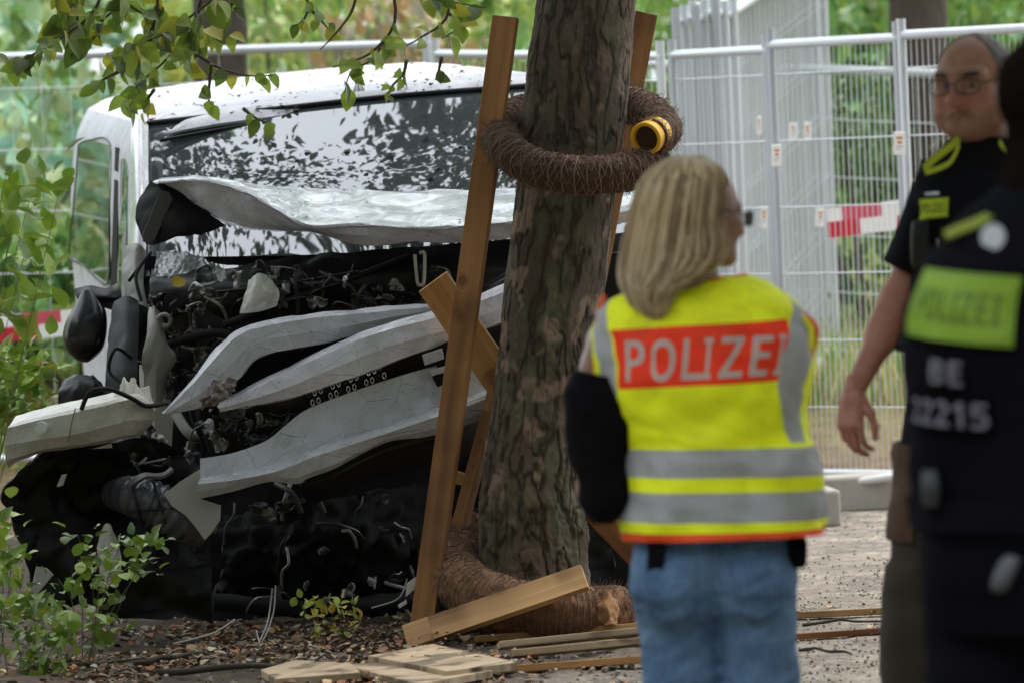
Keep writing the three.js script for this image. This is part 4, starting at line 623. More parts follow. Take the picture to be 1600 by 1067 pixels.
  for (const [pts, r0, m] of [[[[260, 540, 19.7], [330, 520, 19.65], [400, 530, 19.6], [470, 505, 19.6], [560, 470, 19.7]], 0.016, M.rubber], [[[700, 470, 19.6], [760, 450, 19.6], [800, 425, 19.7]], 0.012, M.blackPlastic], [[[430, 755, 19.4], [455, 770, 19.35], [470, 800, 19.4]], 0.010, M.hoseGrey], [[[465, 750, 19.4], [490, 770, 19.35], [505, 800, 19.4]], 0.012, M.hoseGrey], [[[205, 560, 19.7], [180, 545, 19.65], [170, 580, 19.65], [200, 605, 19.6]], 0.006, M.rubber], [[[220, 470, 19.7], [212, 430, 19.75], [235, 395, 19.8], [200, 440, 19.8]], 0.006, M.rubber], [[[320, 600, 19.4], [300, 640, 19.35], [320, 700, 19.4], [305, 740, 19.4]], 0.012, M.rubber], [[[270, 640, 19.5], [300, 680, 19.45], [330, 660, 19.5]], 0.018, M.metalGrey], [[[300, 690, 19.4], [296, 730, 19.4], [300, 760, 19.4]], 0.02, M.hoseGrey]]) part('hose', tubePx(pts, r0, { nl: 18, ns: 8 }), m, van);
  // bonnet
  const b0 = [[234, 281, 20.2], [300, 274, 20.12], [345, 278, 20.1], [385, 285, 20.1], [425, 290, 20.1], [460, 292, 20.08], [490, 293, 20.08], [560, 296, 20.08], [650, 297, 20.08], [740, 295, 20.1], [810, 291, 20.12], [900, 285, 20.2], [1010, 277, 20.3]];
  const b2 = [[246, 284, 20.0], [305, 279, 19.75], [350, 287, 19.65], [390, 303, 19.58], [430, 327, 19.53], [463, 347, 19.47], [490, 355, 19.45], [560, 351, 19.46], [650, 357, 19.43], [740, 352, 19.45], [810, 346, 19.5], [900, 340, 19.62], [1010, 327, 19.76]];
  const b4 = [[286, 303, 19.98], [316, 326, 19.86], [350, 346, 19.8], [390, 358, 19.74], [432, 362, 19.68], [466, 363, 19.58], [495, 367, 19.53], [560, 383, 19.52], [650, 380, 19.5], [740, 377, 19.52], [810, 370, 19.58], [900, 361, 19.7], [1010, 346, 19.84]];
  const mixr = (p, q, t, off) => p.map((v, i) => [lerp(v[0], q[i][0], t), lerp(v[1], q[i][1], t), lerp(v[2], q[i][2], t) + off * (hash3(i, 5, Math.round(t * 100)) - 0.5)]);
  const bon = rowsPx([b0, mixr(b0, b2, 0.3, 0.05), mixr(b0, b2, 0.62, 0.07), b2, mixr(b2, b4, 0.12, 0), mixr(b2, b4, 0.55, 0.03), b4, b4.map(([x, y, d]) => [x, y - 1, d + 0.22])]);
  const bonnet = part('bonnet', sheet(bon, { nu: 72, nv: 28, thick: 0.005, crumple: 0.026, cs: 5, lin: true, crease: 0.22 }), M.paint, van, 'bonnet creased and folded up over the windscreen');
  part('bonnet_liner', sheet(rowsPx([[[236, 284, 20.16], [262, 288, 20.1], [290, 302, 20.06], [320, 328, 20.0], [350, 350, 19.95]], [[214, 312, 20.16], [240, 318, 20.05], [262, 330, 20.0], [290, 345, 19.95], [330, 360, 19.95]], [[210, 340, 20.14], [230, 352, 20.05], [255, 362, 20.0], [285, 366, 19.95], [320, 366, 19.95]], [[222, 378, 20.12], [236, 384, 20.05], [256, 378, 20.0], [285, 370, 19.98], [318, 368, 19.98]]]), { nu: 24, nv: 20, thick: 0.012, crumple: 0.02 }), M.blackMatt, bonnet);
  part('bonnet_hinge', platePx([[222, 368], [250, 298], [262, 300], [268, 312], [240, 376], [228, 382]], 20.0, 0.012), std([0.06, 0.06, 0.055], 0.5), bonnet);
  // torn trim bar above the grille
  const trim = rowsPx([
    [[252, 645, 19.2], [298, 593, 19.24], [338, 544, 19.26], [378, 512, 19.28], [440, 496, 19.28], [520, 487, 19.3], [600, 479, 19.34], [670, 476, 19.38]],
    [[255, 646, 19.12], [303, 596, 19.15], [343, 550, 19.17], [382, 519, 19.18], [442, 503, 19.18], [520, 494, 19.2], [600, 486, 19.25], [672, 480, 19.3]],
    [[260, 646, 19.12], [318, 610, 19.14], [356, 572, 19.16], [392, 540, 19.17], [446, 525, 19.17], [520, 514, 19.19], [600, 498, 19.24], [674, 485, 19.3]],
    [[264, 647, 19.13], [330, 630, 19.155], [370, 594, 19.17], [402, 559, 19.175], [450, 546, 19.175], [520, 533, 19.2], [600, 511, 19.25], [677, 490, 19.3]],
    [[264, 647, 19.17], [331, 631, 19.2], [371, 595, 19.22], [403, 560, 19.22], [451, 547, 19.22], [521, 534, 19.25], [600, 512, 19.3], [677, 490, 19.34]],
  ]);
  part('grille_bar', sheet(trim, { nu: 35, nv: 12, thick: 0.004, crumple: 0.012, cs: 8, lin: true, crease: 0.2 }), M.scuffed, van, 'bent silver white trim bar with a pointed torn end');
  part('shredded_foam', sheet(rowsPx([[[326, 600, 19.06], [350, 590, 19.04], [372, 592, 19.06]], [[312, 625, 19.06], [340, 612, 19.0], [366, 612, 19.04]], [[316, 640, 19.1], [340, 634, 19.06], [356, 622, 19.08]]]), { nu: 30, nv: 24, thick: 0.01, crumple: 0.06, cs: 35 }), std([0.2, 0.17, 0.16], 0.8), van);
  const slat = rowsPx([
    [[336, 630, 19.2], [420, 588, 19.18], [520, 538, 19.17], [600, 506, 19.17], [690, 482, 19.2], [790, 443, 19.3], [900, 406, 19.45], [945, 394, 19.55]],
    [[338, 633, 19.11], [423, 595, 19.08], [521, 547, 19.07], [601, 516, 19.07], [691, 493, 19.11], [791, 455, 19.22], [900, 418, 19.38], [945, 406, 19.48]],
    [[341, 638, 19.1], [436, 610, 19.065], [523, 574, 19.055], [603, 543, 19.055], [694, 516, 19.095], [794, 478, 19.21], [900, 442, 19.37], [945, 430, 19.47]],
    [[344, 643, 19.11], [446, 624, 19.075], [526, 598, 19.065], [606, 568, 19.065], [696, 537, 19.105], [796, 500, 19.22], [900, 462, 19.38], [945, 450, 19.48]],
    [[344, 644, 19.16], [446, 625, 19.13], [526, 599, 19.12], [606, 569, 19.12], [696, 538, 19.16], [796, 501, 19.27], [900, 463, 19.43], [945, 451, 19.53]],
  ]);
  part('grille_slat', sheet(slat, { nu: 42, nv: 12, thick: 0.004, crumple: 0.012, cs: 8, seed: 5, lin: true, crease: 0.2 }), M.paint, van, 'glossy white strip tilted across the front');
  const grille = part('grille', sheet(rowsPx([[[332, 650, 19.2], [446, 622, 19.2], [526, 596, 19.2], [606, 566, 19.2], [700, 534, 19.24], [790, 505, 19.34]], [[335, 690, 19.26], [440, 668, 19.24], [528, 620, 19.24], [606, 592, 19.24], [700, 565, 19.26], [790, 540, 19.36]], [[330, 730, 19.3], [430, 700, 19.3], [530, 640, 19.3], [606, 612, 19.3], [700, 580, 19.3], [790, 560, 19.4]]]), { nu: 40, nv: 14, thick: 0.012, crumple: 0.02 }), M.blackPlastic, van);
  for (let k = 0; k < 26; k++) { const u = (k % 13) / 12, v = Math.floor(k / 13), c = P(482 + u * 112 + v * 6, 617 - u * 42 + v * 12, 19.17), g = new THREE.TorusGeometry(0.008, 0.0022, 6, 6); g.rotateZ(0.3); g.scale(0.75, 1.3, 1); g.translate(c.x, c.y, c.z); part('grille_cell', g, k % 3 ? M.chrome : M.blackPlastic, grille); }
  // bumper
  const bump = rowsPx([
    [[312, 716, 19.120], [360, 708, 19.120], [412, 690, 19.120], [446, 664, 19.120], [476, 641, 19.120], [530, 619, 19.120], [600, 595, 19.120], [660, 577, 19.120], [712, 563, 19.150], [790, 540, 19.210], [900, 505, 19.370], [950, 486, 19.480]],
    [[312, 730, 19.100], [362, 724, 19.100], [416, 712, 19.100], [450, 698, 19.100], [482, 678, 19.100], [535, 660, 19.100], [600, 640, 19.100], [660, 622, 19.100], [712, 606, 19.130], [790, 580, 19.190], [900, 545, 19.350], [950, 526, 19.460]],
    [[312, 744, 19.080], [364, 738, 19.080], [420, 727, 19.080], [455, 715, 19.080], [490, 699, 19.080], [540, 683, 19.080], [600, 664, 19.080], [660, 644, 19.080], [712, 627, 19.110], [790, 598, 19.170], [900, 562, 19.330], [950, 546, 19.440]],
    [[310, 750, 19.000], [364, 744, 19.000], [421, 733, 19.000], [456, 721, 19.000], [491, 706, 19.000], [541, 690, 19.000], [600, 671, 19.000], [660, 651, 19.000], [712, 634, 19.030], [790, 605, 19.090], [900, 569, 19.250], [950, 553, 19.360]],
    [[308, 756, 18.990], [364, 750, 18.990], [421, 739, 18.990], [457, 727, 18.990], [491, 713, 18.990], [541, 697, 18.990], [600, 678, 18.990], [660, 658, 18.990], [712, 641, 19.020], [790, 612, 19.080], [900, 576, 19.240], [950, 560, 19.350]],
    [[306, 770, 19.000], [363, 759, 19.000], [421, 746, 19.000], [460, 747, 19.000], [483, 738, 19.000], [530, 722, 19.000], [600, 688, 19.000], [660, 674, 19.000], [712, 660, 19.030], [790, 632, 19.090], [900, 600, 19.250], [950, 586, 19.360]],
    [[305, 780, 19.015], [362, 768, 19.015], [420, 753, 19.015], [461, 756, 19.015], [482, 746, 19.015], [528, 729, 19.015], [600, 692, 19.015], [660, 683, 19.015], [712, 669, 19.045], [790, 641, 19.105], [900, 610, 19.265], [950, 596, 19.375]],
  ]);
  const bumper = part('bumper', sheet(bump, { nu: 66, nv: 24, thick: 0.005, crumple: 0.006, cs: 6, lin: true, crease: 0.2 }), M.scuffed, van, 'front bumper torn off on the left and sagging');
  part('bumper_slot', platePx([[676, 545], [700, 534], [708, 560], [700, 596], [684, 604], [676, 590], [684, 570]], 19.08, 0.02), M.blackMatt, bumper);
  part('bumper_tab', platePx([[660, 555], [690, 545], [693, 560], [664, 570]], 19.06, 0.008), M.scuffed, bumper); part('bumper_tab', platePx([[672, 578], [700, 571], [698, 580], [676, 586]], 19.05, 0.006), M.scuffed, bumper);
  part('valance', sheet(rowsPx([[[470, 758, 19.2], [530, 735, 19.2], [600, 702, 19.2], [700, 672, 19.22], [780, 650, 19.3]], [[475, 775, 19.24], [530, 750, 19.22], [600, 716, 19.22], [700, 690, 19.24], [780, 668, 19.34]], [[480, 790, 19.35], [535, 772, 19.35], [600, 745, 19.35], [700, 720, 19.36], [780, 700, 19.42]]]), { nu: 24, nv: 10, thick: 0.01 }), M.blackPlastic, van);
  part('bumper_end', plate([[256, 772], [282, 752], [312, 733], [308, 778], [344, 790], [343, 812], [330, 832], [319, 843], [306, 824], [290, 805], [268, 790]].map(([x, y]) => P(x, y, 19.06)), 0.006, 0.001), M.primer, van, 'dull grey triangular end torn from the bumper');
  // headlamp shell at the left
  const lamp = part('headlamp_shell', sheet(rowsPx([
    [[24, 650, 19.14], [60, 638, 19.1], [110, 626, 19.08], [160, 616, 19.08], [205, 603, 19.1], [236, 622, 19.16]],
    [[14, 662, 18.98], [60, 650, 18.94], [110, 639, 18.92], [160, 628, 18.92], [210, 618, 18.97], [242, 638, 19.08]],
    [[10, 668, 18.96], [59, 656, 18.92], [109, 646, 18.9], [160, 634, 18.9], [210, 624, 18.95], [243, 642, 19.08]],
    [[5, 696, 18.97], [54, 688, 18.92], [106, 680, 18.9], [160, 668, 18.9], [208, 656, 18.96], [242, 656, 19.1]],
    [[8, 722, 19.0], [50, 706, 18.95], [104, 698, 18.93], [160, 689, 18.93], [198, 680, 18.98], [226, 674, 19.12]],
    [[12, 730, 19.1], [50, 712, 19.06], [104, 703, 19.05], [160, 694, 19.06], [196, 685, 19.08], [222, 678, 19.16]],
  ]), { nu: 48, nv: 30, thick: 0.006, crumple: 0.014, cs: 8, seed: 7, lin: true, crease: 0.3 }), phys([0.56, 0.56, 0.50], 0.4, { map: grime, transmission: 0.25, thickness: 0, side: THREE.DoubleSide }), van, 'pale translucent plastic shell torn out at the corner');
  part('shell_crest', sheet(rowsPx([[[176, 622, 18.98], [186, 606, 18.99], [192, 588, 19.0], [200, 598, 19.0], [208, 590, 19.02], [220, 606, 19.06], [234, 602, 19.1]], [[172, 632, 18.94], [188, 628, 18.95], [196, 626, 18.95], [204, 626, 18.97], [212, 626, 19.0], [224, 630, 19.05], [238, 636, 19.1]]]), { nu: 40, nv: 6, thick: 0.006, crumple: 0.02, cs: 30 }), M.cream, lamp);
  { const g = new THREE.CylinderGeometry(0.02, 0.021, 0.012, 20), c = P(64, 668, 18.9); g.rotateX(Math.PI / 2); g.translate(c.x, c.y, c.z); part('screw_cap', g, M.paint, lamp); }
  part('crack', tubePx([[117, 638, 18.91], [113, 652, 18.885], [109, 672, 18.885], [106, 690, 18.9]], 0.0022, { nl: 10, ns: 5 }), std([0.16, 0.10, 0.06], 0.9), lamp);
  part('cable', tubePx([[126, 640, 18.9], [140, 612, 18.9], [170, 608, 18.92], [205, 622, 18.92], [228, 634, 19.0], [260, 630, 19.1]], 0.008, { nl: 24, ns: 7 }), M.rubber, van);
  // black wheel-arch liner hanging out
  part('wheel_arch_liner', sheet(rowsPx([
    [[44, 718, 19.1], [80, 700, 19.05], [130, 696, 19.1], [190, 690, 19.2], [250, 690, 19.3], [310, 720, 19.4]],
    [[4, 772, 19.1], [60, 764, 19.2], [130, 750, 19.3], [190, 745, 19.3], [250, 760, 19.35], [320, 800, 19.4]],
    [[20, 812, 19.14], [75, 815, 19.2], [130, 810, 19.3], [190, 815, 19.34], [250, 830, 19.36], [330, 860, 19.4]],
    [[44, 880, 19.16], [80, 880, 19.2], [130, 880, 19.22], [190, 885, 19.24], [250, 900, 19.25], [330, 910, 19.25]],
    [[58, 940, 19.2], [86, 958, 19.22], [130, 940, 19.25], [190, 968, 19.26], [250, 950, 19.26], [330, 976, 19.26]],
  ]), { nu: 44, nv: 44, thick: 0.01, crumple: 0.09, cs: 6, seed: 3, crease: 0.5 }), M.blackLiner, van, 'black wheel-arch liner hanging out at the left');
  part('torn_flap', platePx([[46, 930], [56, 886], [72, 888], [82, 898], [70, 912], [54, 932]], 19.08, 0.006), M.primer, van); part('torn_flap', sheet(rowsPx([[[158, 832, 19.1], [167, 818, 19.08], [176, 830, 19.1]], [[153, 862, 19.1], [170, 858, 19.06], [188, 862, 19.1]], [[156, 892, 19.1], [172, 892, 19.06], [190, 890, 19.1]], [[166, 914, 19.1], [178, 918, 19.08], [184, 914, 19.1]]]), { nu: 12, nv: 16, thick: 0.004, crumple: 0.02 }), M.cream, van, 'cream blade-shaped splinter standing in the dark wheel arch');
  part('torn_flap', platePx([[88, 760], [96, 742], [103, 741], [97, 758]], 19.05, 0.004), M.cream, van); part('torn_flap', platePx([[144, 701], [172, 693], [174, 699]], 19.0, 0.004), M.cream, van);
  // ribbed duct
  const duct = part('air_duct', tubePx([[180, 772, 19.3], [212, 776, 19.16], [245, 790, 19.14], [280, 812, 19.16], [306, 832, 19.25]], [0.05, 0.07, 0.078, 0.07, 0.05], { nl: 120, ns: 32, ripple: 0.004, rippleN: 12 }), phys([0.075, 0.078, 0.09], 0.22), van);
  for (const [a, b] of [[[203, 748], [222, 822]], [[236, 742], [262, 828]], [[196, 800], [286, 792]]]) part('duct_rib', tubePx([[...a, 19.1], [(a[0] + b[0]) / 2, (a[1] + b[1]) / 2, 19.055], [...b, 19.1]], 0.005, { nl: 12, ns: 6 }), M.blackPlastic, duct);
  part('duct_clamp', sheet(rowsPx([[[198, 752, 19.08], [222, 738, 19.06], [250, 738, 19.07], [266, 728, 19.1]], [[204, 758, 19.05], [226, 744, 19.03], [252, 743, 19.04], [270, 732, 19.08]]]), { nu: 16, nv: 4, thick: 0.01, crumple: 0.01 }), M.hoseGrey, van);
  // wheels
  const wheel = (x, z, h, lab) => { const c = W(x, h, z), ax = right.clone(), q = new THREE.Quaternion().setFromUnitVectors(V(0, 0, 1), ax); const ty = new THREE.TorusGeometry(0.235, 0.085, 18, 44); ty.scale(1, 1, 1.25); ty.applyQuaternion(q); ty.translate(c.x, c.y, c.z); const w = part('wheel', ty, M.rubber, van, lab); const rg = new THREE.CylinderGeometry(0.17, 0.17, 0.14, 28); rg.rotateX(Math.PI / 2); rg.applyQuaternion(q); rg.translate(c.x, c.y, c.z); part('rim', rg, M.steel, w); };
  const gy = (x, z) => -W(x, 0, z).y / up.y;
  for (const [x, z] of [[-0.82, -0.55], [0.82, -0.55], [-0.82, 2.75], [0.82, 2.75]]) wheel(x, z, gy(x, z) + 0.315);
  // loose bits all over the crushed front
  { const r = rng(303), mats = [M.metalGrey, M.blackPlastic, M.darkGrey, M.steel, M.hoseGrey, M.hoseGrey, M.gloss, M.darkGrey];
    const zone = () => { const k = r(); return k < 0.3 ? [235 + r() * 120, 450 + r() * 180, 19.72] : k < 0.65 ? [300 + r() * 400, 420 + r() * 70, 19.58] : k < 0.8 ? [330 + r() * 120, 640 + r() * 60, 19.2] : k < 0.88 ? [200 + r() * 130, 660 + r() * 100, 19.3] : [350 + r() * 310, 770 + r() * 170, 19.42]; };
    for (let i = 0; i < 190; i++) { const [x, y, d] = zone(), k = r(), m = mats[Math.floor(r() * mats.length)], a = r() * 3.14, l = 8 + r() * 26, c = Math.cos(a), s = Math.sin(a);
      if (k < 0.5) part('cable', tubePx([[x - c * l, y - s * l * 0.6, d], [x + (r() - 0.5) * 14, y + (r() - 0.5) * 14, d - 0.03], [x + c * l, y + s * l * 0.6, d + 0.02], [x + c * l * 1.4, y + s * l * 1.2 + 8, d + 0.06]], 0.0025 + r() * 0.005, { nl: 16, ns: 6 }), m, van);
      else { const w = 4 + r() * 9, h = 4 + r() * 9, p = (u, v) => P(x + (u * c - v * s) * w, y + (u * s + v * c) * h, d - 0.02 + (r() - 0.5) * 0.05); part('splinter', sheet([[p(-1, -0.6 - r() * 0.5), p(0.1, -1), p(1, -0.3)], [p(-0.9, 0), p(0, 0.1), p(1.2, 0.2)], [p(-0.4, 0.8), p(0.2, 1 + r()), p(0.8, 0.6)]], { nu: 8, nv: 8, thick: 0.003, crumple: 0.03, cs: 40, seed: i }), m, van); } }
  }
  // small wires and splinters under the front
  for (const pts of [[[430, 915, 19.0], [426, 960, 18.8], [408, 1004, 18.55], [400, 985, 18.6]], [[425, 920, 19.0], [418, 970, 18.7], [402, 1008, 18.5]], [[270, 1006, 18.5], [330, 990, 18.6], [366, 968, 18.7]], [[636, 905, 18.9], [622, 935, 18.75], [580, 950, 18.7]]]) part('loose_wire', tubePx(pts, 0.003, { nl: 20, ns: 5 }), M.metalGrey, van);
  part('broken_fitting', platePx([[636, 912], [652, 900], [650, 918], [634, 932]], 18.75, 0.01), M.cream, van); part('broken_fitting', platePx([[622, 946], [634, 938], [635, 943], [624, 950]], 18.7, 0.004), M.cream, van);
}
// ---------------------------------------------------------------- people
const headField = (x, y, z, old = 0) => {   // head of 0.235 m, origin at its middle, looking along +z
  let d = ell(x, y, z, 0, 0.03, -0.012, 0.075, 0.088, 0.096);
  d = smin(d, ell(x, y, z, 0, -0.035, 0.022, 0.062, 0.082, 0.066), 0.04);
  const ax = Math.abs(x);
  d = smin(d, capsule(ax, y, z, [0.058, -0.05, 0.0], [0.016, -0.098, 0.068], 0.014, 0.017), 0.035);
  d = smin(d, ell(ax, y, z, 0.042, -0.022, 0.058, 0.022, 0.022, 0.024), 0.03);
  d = smin(d, capsule(ax, y, z, [0, 0.026, 0.082], [0.045, 0.026, 0.066], 0.012, 0.009), 0.02);
  const e = Math.hypot(ax - 0.031, y - 0.004, z - 0.094) - 0.017; d = -smin(-d, e, 0.02);
  if (old) { d = smin(d, capsule(ax, y, z, [0.004, 0.027, 0.085], [0.046, 0.028, 0.07], 0.014, 0.011), 0.016); const e2 = ell(ax, y, z, 0.032, 0.004, 0.098, 0.022, 0.014, 0.022); d = -smin(-d, e2, 0.012); d = smin(d, ell(ax, y, z, 0.05, -0.072, 0.03, 0.03, 0.034, 0.04), 0.03); d = smin(d, ell(ax, y, z, 0, -0.112, 0.03, 0.045, 0.03, 0.045), 0.03); d = smin(d, capsule(x, y, z, [0, 0.01, 0.088], [0, -0.03, 0.112], 0.0095, 0.0155), 0.014); d = smin(d, Math.hypot(ax - 0.016, y + 0.033, z - 0.096) - 0.0105, 0.01); const nl = capsule(ax, y, z, [0.024, -0.03, 0.094], [0.038, -0.064, 0.083], 0.003, 0.003); d = -smin(-d, nl, 0.008); d = smin(d, ell(ax, y, z, 0.034, -0.013, 0.083, 0.014, 0.006, 0.008), 0.01); }
  d = smin(d, capsule(x, y, z, [0, 0.012, 0.086], [0, -0.03, 0.107], 0.007, 0.0115), 0.014);
  d = smin(d, Math.hypot(ax - 0.012, y + 0.033, z - 0.095) - 0.0085, 0.01);
  d = smin(d, capsule(ax, y, z, [0, -0.058, 0.086], [0.02, -0.0645, 0.078], 0.0065, 0.004), 0.008);
  d = smin(d, capsule(ax, y, z, [0, -0.069, 0.085], [0.018, -0.0715, 0.077], 0.007, 0.004), 0.008);
  const m = capsule(ax, y, z, [0, -0.0635, 0.094], [0.023, -0.0685, 0.081], 0.0022, 0.0015); d = -smin(-d, m, 0.004);
  d = smin(d, ell(ax, y, z, 0.0765, -0.004, -0.01, 0.009, 0.03, 0.018), 0.012);
  const ear = ell(ax, y, z, 0.085, -0.001, -0.006, 0.006, 0.016, 0.009); d = -smin(-d, ear, 0.006);
  d = smin(d, capsule(x, y, z, [0, -0.07, -0.03], [0, -0.19, -0.045], 0.056, 0.062), 0.03);
  return d;
};
const basisAt = (o, fwd) => { const z = fwd.clone().normalize(), x = V(0, 1, 0).cross(z).normalize(), y = z.clone().cross(x); return new THREE.Matrix4().makeBasis(x, y, z).setPosition(o); };
function headGeo(mat, s = 1, old = 0) { const g = nets((x, y, z) => headField(x, y, z, old), [-0.11, -0.2, -0.13], [0.11, 0.135, 0.14], 0.0038); g.scale(s, s, s); g.applyMatrix4(mat); return g; }
// a hand hanging along -y of its frame, thumb towards +x, palm facing +z
function handGeo(mat, s = 1, curl = 0.45, mirror = 1) {
  const bones = []; const fin = [[-0.032, -0.088, 0.068, 0.0078, 0.75], [-0.011, -0.096, 0.08, 0.0088, 0.9], [0.011, -0.098, 0.086, 0.009, 1.0], [0.033, -0.092, 0.077, 0.0088, 0.9]];
  for (const [x, y, len, r, k] of fin) { let a = 0.12, p = [x, y, 0.004]; [0.46, 0.3, 0.24].forEach((f, i) => { a += curl * (i ? 0.85 : 0.55) * (1.1 - k * 0.25); const q = [p[0] - x * 0.10 * f, p[1] - Math.cos(a) * len * f, p[2] + Math.sin(a) * len * f]; bones.push([p, q, r * (1 - i * 0.1), r * (0.92 - i * 0.1)]); p = q; }); bones.push([[x * 0.5, -0.03, 0], [x, y, 0.004], 0.012, r * 1.12]); }
  bones.push([[0.02, -0.022, 0.004], [0.047, -0.055, 0.02], 0.017, 0.012], [[0.047, -0.055, 0.02], [0.056, -0.088, 0.032], 0.0108, 0.0095], [[0.056, -0.088, 0.032], [0.053, -0.113, 0.042], 0.0095, 0.0075]);
  const f = (x, y, z) => { let d = 1; const bx = Math.max(Math.abs(x) - 0.026, 0), by = Math.max(Math.abs(y + 0.055) - 0.032, 0), bz = Math.max(Math.abs(z) - 0.002, 0); d = Math.sqrt(bx * bx + by * by + bz * bz) - 0.0125; d = smin(d, capsule(x, y, z, [0, 0.02, 0], [0, -0.02, 0], 0.0235, 0.024), 0.02); for (const [a, b, r0, r1] of bones) { const q = capsule(x, y, z, a, b, r0, r1); d = smin(d, q, 0.006); } return d; };
  const g = nets(f, [-0.075, -0.22, -0.04], [0.085, 0.075, 0.12], 0.0034); g.scale(s * mirror, s, s); if (mirror < 0) { const i = g.index.array; for (let k = 0; k < i.length; k += 3) { const t = i[k]; i[k] = i[k + 1]; i[k + 1] = t; } } g.applyMatrix4(mat); if (mirror < 0) { const n = g.attributes.normal; } return g;
}
function bodyGeo(bones, cell = 0.013) {   // bones in world coordinates: [a, b, r0, r1]
  const lo = [1e9, 1e9, 1e9], hi = [-1e9, -1e9, -1e9]; const B = bones.map(([a, b, r0, r1]) => { const A = [a.x, a.y, a.z], C = [b.x, b.y, b.z]; for (let k = 0; k < 3; k++) { lo[k] = Math.min(lo[k], A[k] - r0, C[k] - r1); hi[k] = Math.max(hi[k], A[k] + r0, C[k] + r1); } return [A, C, r0, r1]; });
  for (let k = 0; k < 3; k++) { lo[k] -= 0.03; hi[k] += 0.03; }
  return nets((x, y, z) => { let d = 1; for (const [a, b, r0, r1] of B) d = smin(d, capsule(x, y, z, a, b, r0, r1), 0.035); return d; }, lo, hi, cell);
}
const skinMat = (c) => phys(c, 0.5, { bumpMap: speck, bumpScale: 0.0003, sheen: 0.2 });
const cloth = (c, r = 0.9) => std(c, r);
const weave = dataTex(256, 256, (u, v) => { const k = 0.5 + 0.25 * Math.sin(u * 402) + 0.25 * Math.sin(v * 402); return [k, k, k]; }, { srgb: false });
function eyes(parent, mat, s = 1) { for (const x of [-0.031, 0.031]) { const g = new THREE.SphereGeometry(0.0125 * s, 16, 12), p = V(x, 0.004, 0.0665).multiplyScalar(s).applyMatrix4(mat); g.translate(p.x, p.y, p.z); const e = part('eye', g, phys([0.13, 0.115, 0.105], 0.4), parent); const q = new THREE.SphereGeometry(0.0062 * s, 12, 10), w = V(x, 0.004, 0.0735).multiplyScalar(s).applyMatrix4(mat); q.translate(w.x, w.y, w.z); part('iris', q, phys([0.03, 0.025, 0.02], 0.1), e); } }
function glasses(parent, mat, s, frameMat, lensMat) {
  const list = [], tr = (p) => p.multiplyScalar(s).applyMatrix4(mat);
  for (const x of [-0.033, 0.033]) { const q = []; for (let i = 0; i <= 24; i++) { const a = i / 24 * 6.283, c = Math.cos(a), n = Math.sin(a); q.push(tr(V(x + Math.sign(c) * Math.pow(Math.abs(c), 0.7) * 0.026, 0.002 + Math.sign(n) * Math.pow(Math.abs(n), 0.7) * 0.0175, 0.112 - Math.abs(x + c * 0.026) * 0.22))); } list.push(tube(q, 0.0016 * s, { nl: 40, ns: 6, cap: false })); }
  list.push(tube([tr(V(-0.009, 0.008, 0.114)), tr(V(0, 0.011, 0.116)), tr(V(0.009, 0.008, 0.114))], 0.0016 * s, { nl: 6, ns: 6 }));
  for (const k of [-1, 1]) list.push(tube([tr(V(k * 0.059, 0.008, 0.1)), tr(V(k * 0.074, 0.012, 0.06)), tr(V(k * 0.081, 0.012, 0.0)), tr(V(k * 0.08, -0.008, -0.026))], 0.0017 * s, { nl: 16, ns: 6 }));
  const gl = part('spectacles', merge(list), frameMat, parent);
  for (const x of [-0.033, 0.033]) { const sh = new THREE.Shape(); for (let i = 0; i <= 24; i++) { const a = i / 24 * 6.283, c = Math.cos(a), n = Math.sin(a), px = Math.sign(c) * Math.pow(Math.abs(c), 0.7) * 0.0255, py = Math.sign(n) * Math.pow(Math.abs(n), 0.7) * 0.017; i ? sh.lineTo(px, py) : sh.moveTo(px, py); } const g = new THREE.ExtrudeGeometry(sh, { depth: 0.0012, bevelEnabled: false }); g.rotateY(x > 0 ? 0.21 : -0.21); g.translate(x, 0.002, 0.104); g.scale(s, s, s); g.applyMatrix4(mat); part('lens', g, lensMat, gl); }
  return gl;
}
function shoe(parent, c, fwd, mat) { const z = fwd.clone().setY(0).normalize(), x = V(0, 1, 0).cross(z), m = new THREE.Matrix4().makeBasis(x, V(0, 1, 0), z).setPosition(c); const g = nets((x0, y, z0) => { let d = smin(ell(x0, y, z0, 0, 0.035, 0.09, 0.046, 0.042, 0.1), ell(x0, y, z0, 0, 0.05, -0.03, 0.04, 0.06, 0.065), 0.05); return Math.max(d, -y); }, [-0.07, -0.02, -0.12], [0.07, 0.13, 0.21], 0.009); g.applyMatrix4(m); part('shoe', g, mat, parent); }

